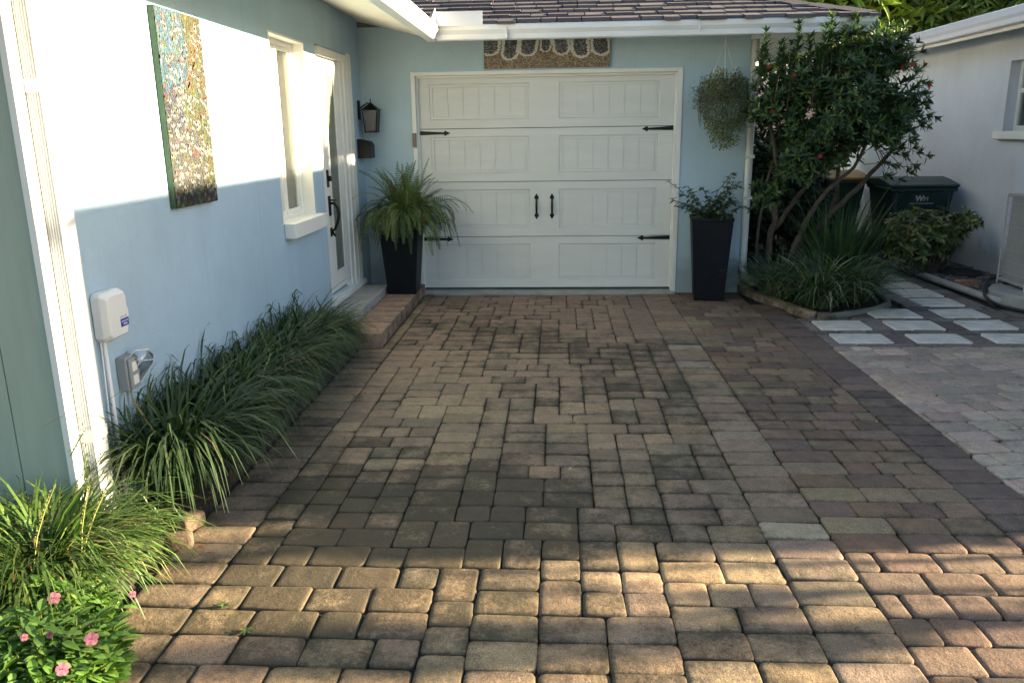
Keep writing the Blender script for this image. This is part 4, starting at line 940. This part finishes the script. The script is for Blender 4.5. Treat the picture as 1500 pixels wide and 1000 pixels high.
# bed edging
ed=thing('brick_edging','row of weathered edging bricks along the left side of the shrub bed','edging')
pts=[(1.78,8.22),(1.82,7.95),(1.87,7.68),(1.93,7.42),(2.01,7.16),(2.08,6.92),(2.16,6.72)]
for i in range(len(pts)-1):
    a,b=Vector(pts[i]),Vector(pts[i+1]); d=(b-a).normalized(); n_=Vector((-d.y,d.x))*.045; b=b-d*.012; mb=MB()
    q=[a+n_*-1,b-n_,b+n_,a+n_]; q=[(p.x,p.y) for p in q]
    if area(q)<0: q=q[::-1]
    paver(mb,q,jit((.27,.22,.18),.15),.2,z=.05,h=.09,bev=1.6,rc=.02); mb.build('brick','paver',ed,smooth=True)
mb=MB(); paver(mb,[(2.16,6.68),(2.24,6.64),(2.32,6.68),(2.30,6.77),(2.2,6.8)],(.16,.14,.12),.3,z=.04,h=.08,bev=2,rc=.02); mb.build('brick','paver',ed,smooth=True)
mb=MB(); cp=[(2.32,6.77,.0),(2.55,6.89,.0),(2.78,7.05,.0),(2.96,7.25,.0),(3.04,7.5,.0),(3.04,7.8,.0),(3.05,8.4,0),(3.05,9.5,0)]; mb.tube(cp,.035,8); tag(mb.build('curved_kerb','dconc',smooth=True),'low curved concrete kerb on the right side of the shrub bed','kerb')
mb=MB(); cp=[Vector((3.80,10.2,.035)),Vector((3.82,9.3,.035)),Vector((3.84,8.3,.035)),Vector((3.89,7.45,.035)),Vector((3.92,7.2,.035))]; mb.tube(cp,.034,10); 
tag(mb.build('edging_pipe','pvc',smooth=True),'pale edging rail between the slab path and the gravel','edging')

# wheeled bins
def lidded_bin(name,x,y,label,lidmat,logo,h=.98,rz=0):
    t=thing(name,label,'wheeled bin',(x,y,0),rz,'green wheeled bins by the white wall'); mb=MB(); w0,w1,d0,d1=.25,.34,.22,.36
    v=[(-w0,-d0,.03),(w0,-d0,.03),(w0,d0,.03),(-w0,d0,.03),(-w1,-d1,h-.09),(w1,-d1,h-.09),(w1,d1,h-.05),(-w1,d1,h-.05)]
    mb.add(v,[(3,2,1,0),(0,1,5,4),(1,2,6,5),(2,3,7,6),(3,0,4,7)])
    mb.box(-w1-.02,-d1-.025,h-.13,w1+.02,-d1+.01,h-.085); mb.box(-w1-.02,-d1,h-.125,-w1+.005,d1,h-.085); mb.box(w1-.005,-d1,h-.125,w1+.02,d1,h-.085)
    mb.box(-.30,-d1+.005,h-.42,-.27,-d1+.03,h-.13); mb.box(.27,-d1+.005,h-.42,.30,-d1+.03,h-.13)
    mb.build('body','bin',t,bevel=.012)
    mb=MB(); pr=[(-d1-.045,h-.085),(-d1-.045,h-.055),(-d1*.5,h-.01),(0,h+.015),(d1*.6,h),(d1+.03,h-.045),(d1+.03,h-.08)]
    mb.prism(pr,'x',-w1-.03,w1+.03); mb.build('lid',lidmat,t,bevel=.012)
    for s_ in (-1,1):
        mb=MB(); mb.tube([(s_*(w0+.02),d0+.02,.12),(s_*(w0+.07),d0+.02,.12)],.12,20); mb.build('wheel','hose',t)
    mb=MB(); mb.tube([(-w1,d1+.02,h-.09),(-w1,d1+.07,h-.06),(w1+.04,d1+.07,h-.06),(w1,d1+.02,h-.09)],.015,8); mb.tube([(w1+.0,d1-.1,h-.10),(w1+.06,d1-.05,h-.06),(w1+.06,d1+.05,h-.06)],.018,8); mb.build('handle_bar','bin',t)
    if logo:
        def txt(s_,sz,zz,bold,xo=0):
            cu=bpy.data.curves.new('lettering','FONT'); cu.body=s_; cu.size=sz; cu.align_x='CENTER'; cu.extrude=.001; cu.offset=bold
            o=bpy.data.objects.new('lettering',cu); C.objects.link(o); dg=bpy.context.evaluated_depsgraph_get(); me=bpy.data.meshes.new_from_object(o.evaluated_get(dg)); bpy.data.objects.remove(o); 
            q=bpy.data.objects.new('lettering',me); C.objects.link(q); q.parent=t; me.materials.clear(); me.materials.append(M['grille']); 
            f=(d1-d0)/(h-.12); q.rotation_euler=(PI/2+math.atan(f),0,0); q.location=(xo,-(d0+(d1-d0)*(zz-.03)/(h-.12))-.006,zz)
        txt('W',.085,h-.235,.004,-.03); txt('M',.068,h-.235,.0,.04); txt('WASTE MANAGEMENT',.026,h-.272,.0,0)
    return t
lidded_bin('wheeled_bin',4.04,9.62,'dark green wheeled bin with white lettering, nearest the white wall','bin',True)
lidded_bin('wheeled_bin',3.32,10.3,'dark green wheeled bin with ochre lid, left of the lettered bin','binlid',False,1.03)
# air conditioner
ap=MB(); AC=(4.33,7.38)
n=28; vs=[]
ap.lathe([(.46,-.03),(.46,.10),(.445,.115)],n,(4.36,7.30,0)); ap.prism([(4.0,7.0),(4.36,6.84),(4.54,6.9),(4.54,7.75),(4.36,7.76),(4.05,7.65)],'z',-.03,.113)
tag(ap.build('condenser_pad','conc'),'grey concrete pad under the air conditioner','pad')
ac=thing('air_conditioner','grey wire-caged air conditioner unit at the right edge on its concrete pad','air conditioner',(4.12,7.25,.115)); ac.scale=(.74,1,1)
mb=MB(); mb.box(.03,.03,.06,.52,.42,.80); mb.box(.0,.0,.80,.55,.45,.83); mb.box(.0,.0,.03,.55,.45,.06); mb.build('casing','acgrey',ac,bevel=.008)
mb=MB()
for k in range(7): zz=.12+k*.105; mb.tube([(0,.012,zz),(0,.45,zz)],.0035,5); mb.tube([(.0,.006,zz),(.55,.006,zz)],.0035,5)
for k in range(12): mb.tube([(.008,.02+k*.038,.05),(.008,.02+k*.038,.80)],.0022,5)
for k in range(13): mb.tube([(.02+k*.043,.012,.05),(.02+k*.043,.012,.80)],.0022,5)
for a,b in ((0,0),(.55,0),(0,.45)): mb.tube([(a,b,-.0),(a,b,.83)],.008,6)
mb.build('guard_grille','grille',ac)
mb=MB(); mb.box(.06,.0,.60,.20,.005,.65); mb.build('blue_label','bluetag',ac)
mb=MB(); mb.box(.08,-.0007,.615,.19,.0,.635); mb.build('label_band','white',ac)
for a in (.05,.45):
    for b_ in (.03,.36): mb=MB(); mb.box(a,b_,0,a+.05,b_+.05,.03); mb.build('foot','hose',ac)
mb=MB(); hp=[Vector((4.2,7.72,.17)),Vector((4.05,7.70,.15)),Vector((3.95,7.55,.12)),Vector((3.87,7.38,.05)),Vector((3.86,7.15,.02)),Vector((3.92,6.95,.018)),Vector((4.05,6.82,.018)),Vector((4.25,6.76,.018)),Vector((4.5,6.72,.018))]
def smoothp(p,n=5):
    out=[]
    for i in range(len(p)-1):
        p0,p1,p2,p3=p[max(i-1,0)],p[i],p[i+1],p[min(i+2,len(p)-1)]
        for k in range(n):
            t=k/n; out.append(.5*((2*p1)+(p2-p0)*t+(2*p0-5*p1+4*p2-p3)*t*t+(3*p1-p0-3*p2+p3)*t**3))
    return out+[p[-1]]
mb.tube(smoothp(hp),.016,8); tag(mb.build('black_hose','hose',smooth=True),'black hose curving around the concrete pad','hose')
mb=MB(); paver(mb,rect(-.11,-.05,.11,.05),(.36,.20,.13),.1,z=.10,h=.09,rc=.008); o=mb.build('loose_brick','paver'); o.location=(3.98,7.95,0); o.rotation_euler=(0,0,.1); tag(o,'reddish loose brick on the gravel behind the concrete pad','brick')

# ================================================================ behind the houses
wl=MB(); wl.box(1.8,16.5,0,11,16.7,2.35); tag(wl.build('back_wall','beige'),'pinkish rendered wall at the back between the houses','wall')
def leafmass(name,label,cat,c,lobes,L,W,cols,seed,n_leaf=7,trunks=(),group=None,m_='gloss',spread=(.4,1.4),gap=-.3,bend=.3,kmin=.35):
    rg=random.Random(seed); t=thing(name,label,cat,c,0,group); O=Vector(c); mb=MB(); tk=MB()
    for (cc,r,n) in lobes:
        for _ in range(n):
            q=Vector((rg.gauss(0,1),rg.gauss(0,1),rg.gauss(0,1))).normalized(); k=rg.random()**kmin*(1+.25*nz(q.x*1.7+cc[0],q.y+q.z,2.1,seed)); p=Vector((cc[0]+q.x*r[0]*k,cc[1]+q.y*r[1]*k,cc[2]+q.z*r[2]*k))
            if mnoise.noise(p*1.9)<gap or p.z<.05: continue
            whorl(mb,p-O,q+Vector((0,0,.5)),n_leaf,L,W,cols,rg,spread,bend)
    for (pts,ra,rb) in trunks: tk.tube([Vector(p)-O for p in smoothp([Vector(p) for p in pts],4)],[ra+(rb-ra)*i/(4*(len(pts)-1)) for i in range(4*(len(pts)-1)+1)],8)
    if trunks: tk.build('trunk','bark',t,smooth=True)
    mb.build('crown',m_,t); return t
leafmass('hedge_shrub','dark leafy shrub in the passage behind the flowering shrub','shrub',(2.3,10.2,0),[((2.15,9.1,.75),(.35,.3,.75),300),((2.7,9.2,.6),(.35,.3,.6),240),((2.2,10.0,.9),(.5,.5,.9),260),((2.9,10.4,.8),(.5,.5,.8),240),((2.5,9.3,.35),(.5,.5,.4),120)],.13,.045,[(.025,.05,.018),(.035,.065,.02),(.02,.04,.015)],101,trunks=[([(2.3,10.2,0),(2.3,10.2,.6),(2.5,10.2,1.2)],.04,.02)])
leafmass('hedge_shrub','dark leafy shrub at the far end of the passage beside the bins','shrub',(3.2,12.2,0),[((3.0,12.0,.9),(.7,.5,.95),240),((3.9,12.4,.8),(.6,.5,.8),200)],.15,.05,[(.03,.06,.02),(.04,.075,.022),(.02,.045,.015)],102,trunks=[([(3.2,12.2,0),(3.2,12.2,.6),(3.3,12.2,1.2)],.04,.02)])
YG=[(.30,.42,.07),(.42,.50,.10),(.2,.3,.05),(.12,.2,.035),(.36,.45,.08)]
def tr(x,y,z): return [([(x,y,0),(x+.1,y,z*.4),(x,y,z*.8)],.14,.05),([(x+.05,y,z*.5),(x+.6,y,z*.75),(x+1,y,z)],.08,.03),([(x+.05,y,z*.5),(x-.6,y,z*.75),(x-1,y,z)],.08,.03)]
leafmass('broadleaf_tree','sunlit tree with long yellow-green leaves behind the gap between the roofs','tree',(4.6,16.6+1,0),[((3.8,17.8,3.9),(1.7,1.0,1.1),420),((5.6,17.6,4.1),(1.6,1.0,1.1),420)],.42,.10,YG,103,8,tr(4.6,17.6,3.6),spread=(.4,1.3),gap=-.5)
leafmass('broadleaf_tree','darker sunlit tree above the neighbouring roof at the top right','tree',(8.2,18,0),[((7.6,18,4.2),(1.6,1.0,1.2),380),((9.6,18,4.4),(1.6,1.0,1.3),300)],.40,.075,[(.12,.19,.035),(.08,.14,.028),(.18,.24,.05),(.05,.10,.02)],104,8,tr(8.4,18,3.8),gap=-.5)
leafmass('broadleaf_tree','green tree behind the ridge of the shingled roof','tree',(1.0,19,0),[((.6,19,4.0),(2.0,1.2,1.2),380)],.36,.08,[(.12,.19,.035),(.2,.27,.05),(.07,.13,.025)],105,8,tr(1.0,19,3.6),gap=-.5)

# ================================================================ unseen planting at the right, placed and shaped to dapple the light
TN=math.tan(SUN_EL); TA=math.tan(SUN_AZ)
DK=[(.05,.09,.025),(.04,.07,.02),(.07,.11,.03)]
def dapple(x,y,xs):     # ground spot -> the point above (xs) whose shade falls there
    k=xs-x; return (xs,y+k*TA,k*TN)
sp=[]
for (x,y,rx,ry,n) in ((.60,2.42,.20,.11,40),(.45,2.50,.06,.07,8),(.80,2.50,.05,.05,8),(.55,2.27,.25,.04,18),(1.27,2.36,.16,.05,20),(.95,2.20,.10,.08,14),(1.75,2.42,.18,.045,14),(1.20,2.05,.12,.03,8),(2.3,2.3,.2,.05,8),(.12,2.50,.06,.04,6)):
    xs=4.7+rnd.uniform(-.25,.25); c=dapple(x,y,xs); sp.append((c,(.18,ry,rx*TN*.9+.01),n))
tk=[([(4.8,2.75,.2),(4.75,3.05,.5),(4.72,3.10,.80),(4.7,3.13,1.12)],.02,.016),([(4.8,2.75,0),(4.8,2.75,.35),(4.75,2.8,.7)],.03,.012)]
for (c,r_,n) in sp: tk.append(([(4.8,2.75,.25),((4.8+c[0])/2,(2.75+c[1])/2,.30+.3*c[2]),c],.010,.004))
leafmass('shade_shrub','unseen open twiggy shrub at the right, leaf tufts placed to cast ground dapples','shrub',(4.8,2.75,0),sp,.045,.02,DK,106,5,tk,gap=-1,kmin=.5)  # out of view; tufts follow the wanted shadow spots on the ground
leafmass('shade_tree','unseen slender tree at the right, low leafy tuft placed to shade the driveway, high crown','tree',(7.6,3.02,0),[((7.6,2.6,3.5),(1.0,.75,.6),420),((7.62,3.0,1.72),(.28,.115,.17),170),((7.6,2.93,1.50),(.2,.05,.05),14)],.075,.032,DK,108,7,[([(7.6,3.00,0),(7.57,3.0,.6),(7.62,3.02,1.2),(7.6,3.0,1.80)],.045,.035),([(7.6,3.0,1.7),(7.5,2.8,2.3),(7.3,2.5,3.3)],.03,.02),([(7.6,3.0,1.7),(7.8,2.8,2.4),(8.0,2.6,3.5)],.03,.02),([(7.6,3.0,1.75),(7.5,2.95,2.4),(7.6,2.7,3.4)],.03,.02)],gap=-.6)  # out of view; low tuft shaped to cast the front shadow band
lob=[]
for k in range(10): lob.append(((4.95+rnd.uniform(-.15,.15),3.31+.042*k+rnd.uniform(-.02,.02),.68+rnd.uniform(-.06,.06)),(.30,.10 if k<9 else .05,.64+rnd.uniform(-.05,.07)),150 if k<8 else 60))
leafmass('hedge_shrub','unseen leafy shrub by the neighbouring house, added to shade the driveway','shrub',(5.0,3.4,0),lob,.07,.035,DK,107,7,[([(5.0,3.4,0),(5.0,3.4,.4),(5.0,3.45,.8)],.04,.02)],gap=-1)  # out of view; added and sized for its shade on the driveway
